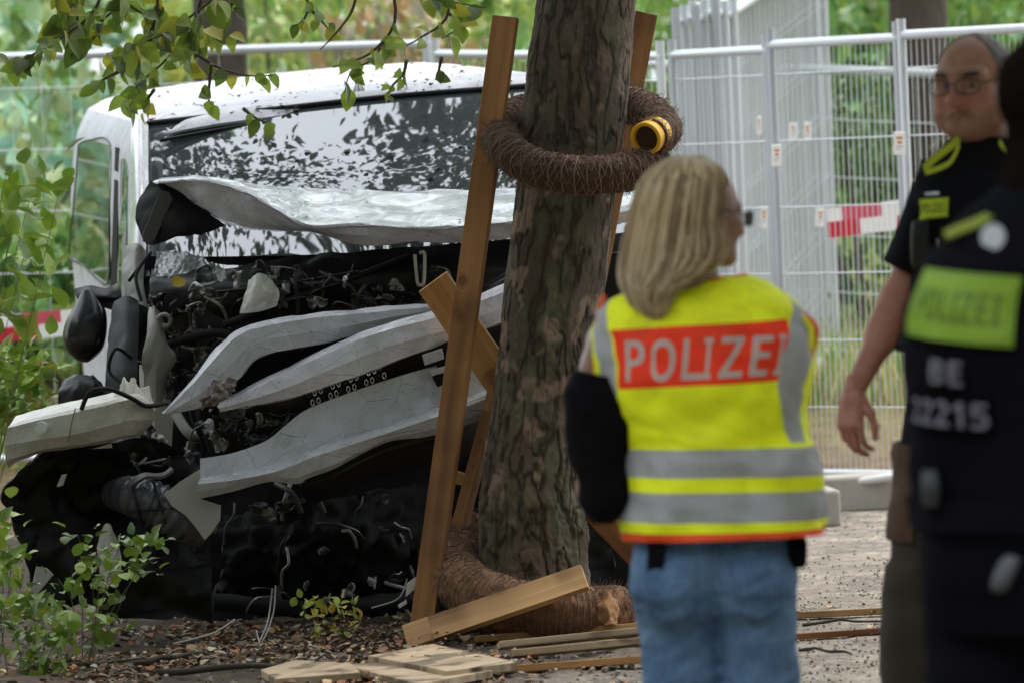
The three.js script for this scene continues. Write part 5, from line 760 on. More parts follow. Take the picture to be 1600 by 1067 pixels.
// ---- the woman in the yellow vest, seen from behind
{
  const d = 13.27, foot0 = P(1118, 1300, d); foot0.y = 0;
  const me = thing('person', 'blonde woman with glasses in a yellow POLIZEI safety vest and jeans, seen from behind', 'person', foot0);
  const J = (x, y, o = 0) => P(x, y, d + o), gY = (px, off) => { const p = P(px, 1200, d + off); p.y = 0.03; return p; };
  const headO = J(1100, 338), fw = V(0.86, -0.12, -0.52), hm = basisAt(headO, fw);
  const bones = [[J(1082, 400, 0.0), J(1090, 470), 0.055, 0.06], [J(1005, 510), J(1185, 515), 0.055, 0.055], [J(1094, 560), J(1105, 640), 0.10, 0.10], [J(1105, 640), J(1115, 800), 0.10, 0.09], [J(1075, 870), J(1158, 868), 0.10, 0.10],
    [J(962, 500), J(922, 610, 0.03), 0.044, 0.038], [J(922, 610, 0.03), J(940, 680, 0.16), 0.036, 0.028], [J(1222, 510, 0.02), J(1222, 630, 0.12), 0.044, 0.038], [J(1222, 630, 0.12), J(1180, 570, 0.3), 0.036, 0.027],
    [J(1055, 890), J(1062, 1110), 0.085, 0.055], [J(1062, 1110), gY(1066, 0.03).setY(0.1), 0.055, 0.036], [J(1185, 890), J(1196, 1110), 0.085, 0.055], [J(1196, 1110), gY(1200, -0.05).setY(0.1), 0.055, 0.036]];
  const lh = new THREE.Matrix4().makeRotationX(0.5).setPosition(J(941, 684, 0.17)), rh = new THREE.Matrix4().makeRotationX(2.2).setPosition(J(1178, 566, 0.31));
  part('body', merge([headGeo(hm, 0.97), bodyGeo(bones), handGeo(lh, 0.9), handGeo(rh, 0.9)]), skinMat([0.27, 0.145, 0.105]), me);
  eyes(me, hm, 0.97); glasses(me, hm, 1.0, M.blackPlastic, phys([0.3, 0.3, 0.3], 0.03, { transmission: 0.8, thickness: 0, ior: 1.8 }));
  // hair
  const hairRows = [[1062, 243, 1090, 243, 0.02, 0], [1036, 250, 1112, 250, 0.075, 0.0], [1014, 270, 1129, 268, 0.115, 0.0], [1001, 300, 1131, 296, 0.122, 0.0], [992, 340, 1126, 332, 0.115, -0.01], [981, 380, 1127, 368, 0.105, -0.015], [977, 408, 1128, 396, 0.10, -0.03], [978, 430, 1112, 420, 0.088, -0.045], [982, 444, 1062, 438, 0.07, -0.07], [990, 460, 1048, 452, 0.05, -0.09], [1000, 478, 1045, 472, 0.038, -0.1], [1010, 492, 1041, 487, 0.028, -0.105], [1020, 504, 1033, 501, 0.012, -0.105]];
  const hair = loft(hairRows, d - 0.01, { na: 220, nv: 60, ex: 2.1, wave: (a, v) => (fbm(Math.cos(a * 6.283) * 16, v * 0.9, Math.sin(a * 6.283) * 16 + v, 3) - 0.5) * 0.017 * smooth(0, 0.2, v) });
  { const g = hair.geo; const p = g.attributes.position, uv = g.attributes.uv, c = new Float32Array(p.count * 3); for (let i = 0; i < p.count; i++) { const a = uv.getX(i), v = uv.getY(i), k = fbm(Math.cos(a * 6.283) * 26, v * 1.3, Math.sin(a * 6.283) * 26, 3), w = smooth(0.3, 0.7, k); c[i * 3] = lerp(0.24, 0.74, w); c[i * 3 + 1] = lerp(0.165, 0.58, w); c[i * 3 + 2] = lerp(0.085, 0.32, w); } g.setAttribute('color', new THREE.BufferAttribute(c, 3));
    const hm0 = part('hair', g, phys([1, 1, 1], 0.42, { vertexColors: true, sheen: 0.4 }), me);
    const st = [], cols = [[0.5, 0.37, 0.2], [0.72, 0.58, 0.36], [0.28, 0.19, 0.1]], r = rng(71); const sets = [[], [], []];
    for (let i = 0; i < 560; i++) { const a = r(), pts = [], fly = i > 420 ? 0.004 + r() * 0.016 : 0; const e = 0.75 + r() * 0.25; for (let k = 0; k <= 5; k++) pts.push(hair.at((a + (r() - 0.5) * 0.008 + 1) % 1, 0.03 + (e - 0.03) * k / 5, 0.001 + r() * 0.004 + fly * (k / 5))); sets[i % 3].push(tube(pts, [0.0022, 0.0022, 0.0008], { nl: 14, ns: 4, cap: false })); }
    sets.forEach((s, i) => { const m = part('hair_strand', merge(s), phys(cols[i], 0.4), hm0); m.userData.kind = 'stuff'; }); }
  // vest
  const vr = [[1062, 436, 1166, 430, 0.062, 0.02], [1020, 448, 1192, 441, 0.078, 0.015], [978, 464, 1216, 456, 0.092, 0.01], [952, 482, 1242, 476, 0.105, 0], [938, 512, 1264, 506, 0.118, -0.01], [932, 560, 1264, 552, 0.128, -0.015], [936, 610, 1252, 602, 0.13, -0.01], [956, 655, 1250, 648, 0.128, 0], [977, 695, 1262, 690, 0.13, 0], [977, 745, 1276, 742, 0.135, 0], [979, 800, 1279, 798, 0.14, 0], [985, 842, 1279, 832, 0.142, 0]];
  // picture of the cloth: u runs round the body, v down it
  const yv = vr.map((q) => (q[1] + q[3]) / 2), vOfY = (y) => { let i = 0; while (i < yv.length - 2 && y > yv[i + 1]) i++; return (i + (y - yv[i]) / (yv[i + 1] - yv[i])) / (yv.length - 1); };
  const CW = 2048, CH = 1024, aOfX = (x, y) => { const v = vOfY(y) * (vr.length - 1), i = Math.min(vr.length - 2, Math.floor(v)), f = v - i, l = lerp(vr[i][0], vr[i + 1][0], f), r = lerp(vr[i][2], vr[i + 1][2], f), k = clamp((x - (l + r) / 2) / ((r - l) / 2), -1, 1); const e = 2 / 2.5; const s = Math.sign(k) * Math.pow(Math.abs(k), 1 / e); return Math.acos(clamp(s, -1, 1)) / (2 * Math.PI); };
  const vest = loft(vr, d, { na: 120, nv: 90, ex: 2.5, wr: 0.045, ws: 8, seed: 3, capBot: false, wave: (a, v) => 0.007 * smooth(0.35, 0.6, v) * (1 - 2 * Math.abs(fbm(a * 14 + v * 5, v * 7 - a * 6, 2, 2) * 2 - 1)) });
  const tex = canvasTex(CW, CH, (c) => {
    const X = (x, y) => (0.5 - 0) * 0 + aOfX(x, y) * CW, Y = (y) => vOfY(y) * CH;
    c.fillStyle = '#f6ff10'; c.fillRect(0, 0, CW, CH);
    const band = (y0, y1, col) => { c.fillStyle = col; c.fillRect(0, Y(y0), CW, Y(y1) - Y(y0)); };
    band(697, 741, '#a9a9ab'); band(763, 808, '#a9a9ab'); band(822, 850, '#f2501c');
    const poly = (pts, col) => { c.fillStyle = col; c.beginPath(); pts.forEach(([x, y], i) => (i ? c.lineTo(X(x, y), Y(y)) : c.moveTo(X(x, y), Y(y)))); c.closePath(); c.fill(); };
    poly([[968, 512], [1222, 500], [1220, 540], [1208, 594], [970, 602], [969, 560]], '#ff3a10');
    poly([[944, 458], [972, 452], [966, 500], [964, 560], [968, 610], [976, 650], [985, 690], [962, 690], [944, 620], [940, 560], [940, 500]], '#a9a9ab');
    poly([[1222, 470], [1254, 490], [1258, 530], [1246, 590], [1240, 650], [1246, 690], [1226, 690], [1208, 620], [1214, 560], [1226, 510]], '#a9a9ab');
    // soil and stitching
    { const r = rng(17); for (let i = 0; i < 160; i++) { c.globalAlpha = 0.02 + r() * 0.035; c.fillStyle = '#4a4a10'; c.beginPath(); const q = 10 + r() * 70; c.ellipse(r() * CW, r() * CH, q, q * (0.4 + r() * 0.6), r() * 3, 0, 6.283); c.fill(); } c.globalAlpha = 0.55; c.strokeStyle = '#6f7068'; c.lineWidth = 1.5; c.setLineDash([7, 4]); for (const y of [699, 739, 765, 806]) { c.beginPath(); c.moveTo(0, Y(y)); c.lineTo(CW, Y(y)); c.stroke(); } c.setLineDash([]); c.globalAlpha = 0.3; c.lineWidth = 1; c.strokeStyle = '#77776f'; for (let x = 0; x < CW; x += 46) for (const [y0, y1] of [[697, 741], [763, 808]]) { c.beginPath(); c.moveTo(x, Y(y0)); c.lineTo(x + 3, Y(y1)); c.stroke(); } c.globalAlpha = 1; }
    // writing, set letter by letter so that it lies straight on the back
    c.fillStyle = '#c4b3ab'; c.textAlign = 'center'; c.textBaseline = 'alphabetic';
    'POLIZEI'.split('').forEach((ch, i) => { const x0 = [996, 1039, 1079, 1107, 1142, 1182, 1212][i], y = 588 - i * 0.8, wpx = [36, 40, 34, 14, 38, 36, 14][i]; const cx = X(x0, 560), l = X(x0 - wpx / 2, 560), r = X(x0 + wpx / 2, 560); c.save(); c.translate(cx, Y(y)); const th = Math.abs(Y(528) - Y(588)); c.font = '200px sans-serif'; const mw = c.measureText(ch).width || 120; c.scale(Math.abs(l - r) / mw, th / 146); c.scale(-1, 1); c.fillText(ch, 0, 0); c.lineWidth = 8; c.strokeStyle = c.fillStyle; c.strokeText(ch, 0, 0); c.restore(); });
  });
  tex.wrapS = THREE.RepeatWrapping; { const uv = vest.geo.attributes.uv; for (let i = 0; i < uv.count; i++) { const n = Math.round(uv.getY(i) * 1000) / 1000; } }
  const vm = part('vest', vest.geo, phys([1, 1, 1], 0.75, { map: tex, sheen: 0.3, bumpMap: weave, bumpScale: 0.0002 }), me, 'yellow safety vest with grey stripes and orange POLIZEI field');
  const edge = (list, mat, r0, nm) => part(nm, tubePx(list, r0, { nl: 40, ns: 7 }), mat, vm);
  const org = std([0.85, 0.12, 0.03], 0.8), yel = std([0.75, 0.72, 0.02], 0.8);
  edge([[1062, 436, d - 0.02], [1090, 441, d - 0.05], [1130, 437, d - 0.05], [1166, 430, d]], org, 0.006, 'collar_binding');
  edge([[944, 462, d - 0.02], [935, 500, d - 0.03], [930, 560, d - 0.03], [934, 615, d - 0.03], [952, 660, d], [974, 700, d], [973, 745, d], [977, 800, d], [984, 842, d]], org, 0.006, 'armhole_binding');
  edge([[1236, 472, d - 0.03], [1262, 495, d - 0.04], [1277, 517, d - 0.05], [1267, 560, d - 0.06], [1254, 610, d - 0.05], [1245, 652, d - 0.04]], org, 0.006, 'armhole_binding');
  edge([[1230, 474, d - 0.05], [1256, 498, d - 0.06], [1269, 520, d - 0.07], [1259, 560, d - 0.09], [1246, 610, d - 0.08], [1238, 650, d - 0.06]], yel, 0.007, 'armhole_binding');
  part('shoulder_cap', sheet(rowsPx([[[1226, 478, d - 0.06], [1250, 492, d - 0.03], [1275, 515, d]], [[1216, 530, d - 0.1], [1244, 540, d - 0.06], [1268, 556, d - 0.01]], [[1210, 590, d - 0.12], [1232, 600, d - 0.07], [1252, 612, d - 0.02]], [[1214, 640, d - 0.1], [1230, 645, d - 0.06], [1243, 652, d - 0.02]]]), { nu: 12, nv: 16, thick: 0.004 }), std([0.40, 0.40, 0.405], 0.55), vm);
  // left sleeve, dark garment over the forearm
  part('shirt_sleeve', loft([[936, 500, 972, 496, 0.04], [922, 525, 966, 522, 0.05], [912, 555, 956, 555, 0.055], [905, 590, 955, 592, 0.055], [909, 606, 950, 606, 0.04]], d + 0.075, { na: 32, nv: 20, wr: 0.02 }).geo, std([0.55, 0.52, 0.50], 0.9), me);
  const dark = phys([0.005, 0.005, 0.006], 0.95, { specularIntensity: 0.15 });
  part('dark_jacket', loft([[908, 580, 945, 586, 0.045], [900, 600, 960, 606, 0.06], [898, 640, 974, 640, 0.068], [903, 700, 980, 705, 0.068], [911, 750, 979, 762, 0.06], [910, 785, 972, 795, 0.06], [924, 806, 958, 812, 0.04], [934, 817, 950, 818, 0.015]], d - 0.03, { na: 40, nv: 36, wr: 0.04, ws: 10 }).geo, dark, me, 'black jacket carried over the left forearm');
  // jeans
  const denimTex = dataTex(512, 512, (u, v) => { const f = fbm(u * 120, v * 22, 2, 3), b = fbm(u * 5, v * 4, 9, 3), tw = Math.sin((u * 220 + v * 150) * 6.283) * 0.03, k = 0.62 + (f - 0.5) * 0.35 + (b - 0.5) * 0.7 + tw; return [0.20 + k * 0.36, 0.33 + k * 0.38, 0.47 + k * 0.38]; });
  const jm = std([0.66, 0.64, 0.66], 0.9, { map: denimTex });
  const jb = [[J(1078, 838), J(1158, 832), 0.112, 0.112], [J(1070, 880), J(1164, 874), 0.124, 0.124], [J(1056, 915, -0.035), J(1058, 930, -0.03), 0.108, 0.1], [J(1174, 910, -0.035), J(1174, 925, -0.03), 0.108, 0.1], [J(1058, 940, 0.01), J(1064, 1060, 0.01), 0.098, 0.087], [J(1064, 1060, 0.01), J(1066, 1170, 0.02), 0.087, 0.07], [J(1064, 1170, 0.02), J(1067, 1285, 0.02), 0.068, 0.062], [J(1178, 940), J(1189, 1060), 0.098, 0.088], [J(1189, 1060), J(1196, 1170, -0.02), 0.088, 0.07], [J(1197, 1170, -0.02), J(1200, 1290, -0.04), 0.068, 0.062]].map(([p, q, r0, r1]) => [[p.x, p.y, p.z], [q.x, q.y, q.z], r0, r1]);
  const topY = J(1118, 822).y, jf = (x, y, z) => { let q = 1; for (const [p, w, r0, r1] of jb) q = smin(q, capsule(x, y, z, p, w, r0, r1), 0.016); q += (1 - Math.abs(fbm(x * 13 + y * 6, y * 22 - x * 9, z * 12, 2) * 2 - 1)) * -0.009 + (fbm(x * 30, y * 34, z * 30, 2) - 0.5) * 0.004 + 0.006; return Math.max(q, y - topY); };
  const jlo = J(960, 1296), jhi = J(1290, 815), planar = (g) => { const p = g.attributes.position, u = g.attributes.uv; for (let i = 0; i < p.count; i++) u.setXY(i, (p.getX(i) + p.getZ(i) * 0.5) * 2.2, p.getY(i) * 2.2); return g; };
  const jeans = part('jeans', planar(nets(jf, [jlo.x - 0.02, jlo.y, -d - 0.24], [jhi.x, jhi.y, -d + 0.24], 0.0085)), jm, me, 'blue jeans');
  const pk = std([0.56, 0.56, 0.60], 0.9, { map: denimTex });
  for (const [x0, x1, y0, y1] of [[1008, 1086, 872, 972], [1142, 1222, 866, 966]]) { const lo = J(x0, y1), hi = J(x1, y0), mx = (lo.x + hi.x) / 2, hw = (hi.x - lo.x) / 2; part('back_pocket', planar(nets((x, y, z) => { const t = clamp((hi.y - y) / (hi.y - lo.y)), w = hw * (1 - 0.12 * t), bot = lo.y + 0.03 * Math.abs(x - mx) / hw; return Math.max(jf(x, y, z) - 0.008, Math.abs(x - mx) - w, y - hi.y, bot - y, -(z + d)); }, [lo.x - 0.01, lo.y - 0.01, -d], [hi.x + 0.01, hi.y + 0.01, -d + 0.24], 0.0055)), pk, jeans); }
  const hip = loft([[986, 826, 1252, 812, 0.118], [984, 870, 1250, 855, 0.13], [984, 915, 1246, 902, 0.136]], d, { ex: 2.4 });
  
  part('belt_strap', hip.patch(0.365, 0.33, 0.15, 0.8, 0.024, 4, 8), dark, me); part('belt_pouch', loft([[1236, 838, 1258, 838, 0.03], [1234, 850, 1262, 850, 0.05], [1235, 875, 1261, 878, 0.05], [1240, 886, 1256, 886, 0.03]], d - 0.04, { na: 24, nv: 12, ex: 4 }).geo, dark, me);
  shoe(me, gY(1066, 0.03).setY(0), V(0.2, 0, -1), std([0.5, 0.5, 0.5], 0.6)); shoe(me, gY(1200, -0.05).setY(0), V(0.3, 0, -1), std([0.5, 0.5, 0.5], 0.6));
}
const polizeiPatch = (tx, w, h, bg, fg, font) => canvasTex(w, h, (c) => { c.fillStyle = bg; c.fillRect(0, 0, w, h); c.strokeStyle = fg; c.lineWidth = h * 0.015; c.strokeRect(h * 0.05, h * 0.05, w - h * 0.1, h * 0.9); c.fillStyle = fg; c.textAlign = 'center'; c.textBaseline = 'middle'; c.font = font; const m = c.measureText(tx).width || w; c.save(); c.translate(w / 2, h / 2); c.scale(w * 0.86 / m, 1); c.fillText(tx, 0, h * 0.03); c.restore(); });
const UNI = phys([0.008, 0.008, 0.011], 0.9, { specularIntensity: 0.2 }), UNI2 = phys([0.004, 0.004, 0.006], 0.95, { specularIntensity: 0.12 }), GRELL = std([0.52, 0.60, 0.03], 0.7);
// ---- the man with glasses
{
  const d = 14.3, foot0 = P(1540, 1200, d); foot0.y = 0;
  const me = thing('person', 'balding man with glasses in a dark uniform shirt, one bare arm hanging down', 'person', foot0);
  const J = (x, y, o = 0) => P(x, y, d + o), gY = (px, off = 0) => { const p = P(px, 1180, d + off); p.y = 0.02; return p; };
  const hm = basisAt(J(1522, 132), V(-0.50, -0.06, 0.86)), S = 1.04;
  const sh = J(1464, 282), el = J(1412, 462, 0.03), wr = J(1334, 612, -0.1);
  const bones = [[J(1536, 205, 0.02), J(1540, 270, 0.05), 0.064, 0.06], [J(1492, 300, 0.03), J(1612, 305, 0.03), 0.06, 0.06], [J(1542, 390, 0.02), J(1540, 480, 0.02), 0.11, 0.11], [J(1540, 480, 0.02), J(1535, 690, 0.02), 0.11, 0.11], [sh, el, 0.052, 0.043], [el, wr, 0.043, 0.0275], [el.clone().lerp(wr, 0.1), el.clone().lerp(wr, 0.4), 0.045, 0.042],
    [J(1640, 300), J(1665, 470), 0.055, 0.045], [J(1665, 470), J(1650, 620, -0.1), 0.042, 0.03], [J(1475, 730), J(1470, 950), 0.1, 0.065], [J(1470, 950), gY(1475).setY(0.1), 0.062, 0.04], [J(1605, 730), J(1610, 950), 0.1, 0.065], [J(1610, 950), gY(1615).setY(0.1), 0.062, 0.04]];
  const fa = sub(wr, el).normalize(), yv = fa.clone().lerp(V(0.05, -1, 0), 0.6).normalize().negate(), zv0 = V(0.75, 0, -0.66), xv = yv.clone().cross(zv0).normalize(), zv = xv.clone().cross(yv);
  const hand = new THREE.Matrix4().makeBasis(xv, yv, zv).setPosition(wr.clone().addScaledVector(yv, 0.005));
  const hand2 = new THREE.Matrix4().makeRotationY(1).setPosition(J(1648, 625, -0.1));
  hm.multiply(new THREE.Matrix4().makeScale(1.13, 1.0, 1.06)); const head = headGeo(hm, S, 1);
  const flesh = merge([head, bodyGeo(bones, 0.011), handGeo(hand, 1.02, 0.72, -1), handGeo(hand2, 1.0, 0.4)]);
  { const inv = hm.clone().invert(), p = flesh.attributes.position, c = new Float32Array(p.count * 3), v = V(0, 0, 0); for (let i = 0; i < p.count; i++) { v.fromBufferAttribute(p, i); const n = 0.82 + fbm(v.x * 60, v.y * 60, v.z * 60, 3) * 0.36; v.applyMatrix4(inv).multiplyScalar(1 / S); const ax = Math.abs(v.x), red = Math.exp(-((ax - 0.042) ** 2 + (v.y + 0.024) ** 2) * 1600) * 0.5 + Math.exp(-(ax ** 2 + (v.y + 0.03) ** 2) * 3000) * 0.6 + smooth(0.07, 0.085, ax) * 0.4, stub = smooth(-0.045, -0.075, v.y) * smooth(-0.16, -0.12, v.y) * (v.z > 0 ? 1 : 0) * 0.3, lip = Math.exp(-((v.y + 0.064) ** 2) * 16000) * smooth(0.026, 0.016, ax) * (v.z > 0.06 ? 1 : 0), br = Math.exp(-((v.y - 0.03) ** 2) * 9000 - ((ax - 0.03) ** 2) * 2500) * 0.55 * (v.z > 0.05 ? 1 : 0); const dk = n * (1 - stub) * (1 - br); c[i * 3] = 0.43 * dk * (1 - lip * 0.25); c[i * 3 + 1] = 0.21 * dk * (1 - red * 0.35) * (1 - lip * 0.5); c[i * 3 + 2] = 0.145 * dk * (1 - red * 0.3) * (1 - lip * 0.4); } flesh.setAttribute('color', new THREE.BufferAttribute(c, 3)); }
  part('body', flesh, phys([1, 1, 1], 0.48, { vertexColors: true, bumpMap: speck, bumpScale: 0.0003 }), me);
  eyes(me, hm, S); glasses(me, hm, S * 1.03, M.blackPlastic, phys([0.95, 0.95, 0.95], 0.02, { transmission: 1, thickness: 0, ior: 1.25 }));
  const dm = std([0.05, 0.035, 0.03], 0.9); for (const x of [-0.031, 0.031]) { const tr = (q) => q.multiplyScalar(S).applyMatrix4(hm); part('eyebrow', tube([tr(V(x - 0.019, x < 0 ? 0.031 : 0.023, 0.09 - (x < 0 ? 0.008 : 0))), tr(V(x, 0.031, 0.093)), tr(V(x + 0.019, x > 0 ? 0.031 : 0.023, 0.09 - (x > 0 ? 0.008 : 0)))], 0.0045, { nl: 10, ns: 6 }), dm, me); }
  // short grey hair: thin on top, closed at the sides
  const hair = nets((x, y, z) => { const h = headField(x, y, z, 1) - 0.0045, front = 0.05 - Math.max(0, (0.085 - y)) * 0.25; let cut = Math.max(z - (y > 0.06 ? 0.0 + Math.abs(x) * 0.45 : 0.024), -0.055 - y + (z > -0.02 ? 0.06 : 0)); const ear = Math.hypot(Math.abs(x) - 0.08, (y + 0.002) * 0.75, z + 0.008) - 0.028; cut = Math.max(cut, -ear); return Math.max(h + (fbm(x * 90, y * 90, z * 90, 2) - 0.5) * 0.007, cut); }, [-0.11, -0.09, -0.13], [0.11, 0.135, 0.1], 0.0042); hair.scale(S, S, S); hair.applyMatrix4(hm);
  part('hair', hair, std([0.20, 0.185, 0.175], 0.7), me, 'short grey hair');
  const torso = loft([[1500, 212, 1592, 216, 0.075, 0.04], [1478, 236, 1612, 240, 0.09, 0.03], [1450, 264, 1634, 270, 0.11, 0.02], [1440, 300, 1646, 306, 0.135], [1436, 350, 1646, 354, 0.15], [1430, 430, 1646, 434, 0.155], [1426, 520, 1642, 524, 0.155], [1424, 610, 1636, 612, 0.155], [1420, 690, 1632, 690, 0.155], [1416, 712, 1630, 712, 0.15]], d, { na: 72, nv: 70, ex: 2.5, wr: 0.03, seed: 8 });
  const shirt = part('uniform_shirt', torso.geo, UNI, me, 'dark short-sleeved uniform shirt with yellow shoulder piping');
  part('sleeve', loft([[1446, 250, 1500, 262, 0.06], [1434, 284, 1492, 310, 0.075], [1418, 330, 1470, 350, 0.075], [1400, 380, 1450, 400, 0.072], [1388, 408, 1438, 432, 0.07], [1392, 413, 1432, 430, 0.05]], d + 0.01, { na: 40, nv: 24, wr: 0.02 }).geo, UNI, shirt);
  part('sleeve', loft([[1600, 262, 1650, 252, 0.06], [1612, 310, 1670, 300, 0.075], [1632, 400, 1690, 396, 0.072], [1640, 440, 1692, 436, 0.06]], d + 0.02, { na: 32, nv: 20, wr: 0.02 }).geo, UNI, shirt);
  const strip = (pts, w, nm, mat) => { const a = pts.map((q) => P(...q)), b = pts.map((q) => P(q[0] + w[0], q[1] + w[1], q[2])); return part(nm, sheet([a, b], { nu: 18, nv: 3, thick: 0.004 }), mat, shirt); };
  strip([[1442, 258, d - 0.075], [1462, 240, d - 0.075], [1488, 220, d - 0.07], [1503, 204, d - 0.05]], [4, 11], 'shoulder_piping', GRELL);
  strip([[1446, 266, d - 0.12], [1470, 258, d - 0.13], [1488, 247, d - 0.13], [1500, 222, d - 0.11]], [1, 8], 'shoulder_piping', GRELL);
  strip([[1562, 218, d - 0.1], [1572, 233, d - 0.12], [1590, 238, d - 0.13]], [0, 8], 'shoulder_piping', GRELL);
  const pt = polizeiPatch('POLIZEI', 256, 148, '#b9cc12', '#38440e', 'bold 96px sans-serif');
  part('chest_patch', torso.patch(0.405, 0.322, 0.355, 0.425, 0.012, 12, 6, -0.012), std([1, 1, 1], 0.65, { map: pt }), shirt, 'small yellow-green POLIZEI patch');
  part('name_bar', torso.patch(0.385, 0.345, 0.33, 0.342, 0.014, 6, 3, -0.006), std([0.5, 0.5, 0.55], 0.4, { metalness: 0.5 }), shirt);
  for (const [x, y, h, m] of [[1437, 398, 26, M.chrome], [1450, 392, 20, M.chrome], [1466, 388, 28, M.cream]]) { const g = new THREE.CylinderGeometry(0.0035, 0.0035, h / 620, 8), c = P(x, y, d - 0.17); g.translate(c.x, c.y, c.z); part('pen', g, m, shirt); }
  part('radio', loft([[1428, 345, 1450, 345, 0.02], [1424, 360, 1454, 362, 0.035], [1424, 410, 1454, 412, 0.035], [1430, 420, 1450, 420, 0.02]], d - 0.16, { na: 24, nv: 12, ex: 4 }).geo, M.blackPlastic, me);
  part('belt', torso.patch(0.499, 0.001, 0.955, 0.995, 0.012, 40, 3), M.blackPlastic, me);
  part('holster', loft([[1400, 520, 1425, 520, 0.03], [1396, 535, 1428, 540, 0.045], [1400, 548, 1424, 552, 0.03]], d - 0.02, { na: 20, nv: 10 }).geo, M.blackPlastic, me);
  const tr = std([0.042, 0.033, 0.021], 0.9), tu = std([0.09, 0.05, 0.03], 0.85);
  const up = loft([[1414, 690, 1632, 690, 0.15], [1408, 740, 1634, 740, 0.155], [1402, 800, 1636, 800, 0.15], [1400, 850, 1636, 850, 0.14]], d, { na: 60, nv: 30, ex: 2.6, wr: 0.03 });
  const trs = part('trousers', up.geo, tr, me, 'dark olive trousers'); part('thigh_panel', up.patch(0.52, 0.36, 0.02, 0.92, 0.01, 14, 20), tu, trs, 'brown upper part of the trouser leg');
  for (const rows of [[[1400, 800, 1512, 800, 0.12], [1404, 868, 1510, 870, 0.112], [1394, 890, 1508, 890, 0.118], [1391, 950, 1505, 950, 0.11], [1392, 1067, 1500, 1067, 0.1], [1408, 1180, 1494, 1180, 0.08]], [[1510, 800, 1640, 800, 0.12], [1512, 950, 1638, 950, 0.11], [1520, 1067, 1630, 1067, 0.1], [1530, 1190, 1622, 1190, 0.08]]]) part('trouser_leg', loft(rows, d, { na: 44, nv: 50, wr: 0.045, ws: 7, seed: rows[0][0] }).geo, tr, trs);
  shoe(me, gY(1450).setY(0), V(-0.4, 0, 1), M.rubber); shoe(me, gY(1578).setY(0), V(0.1, 0, 1), M.rubber);
}
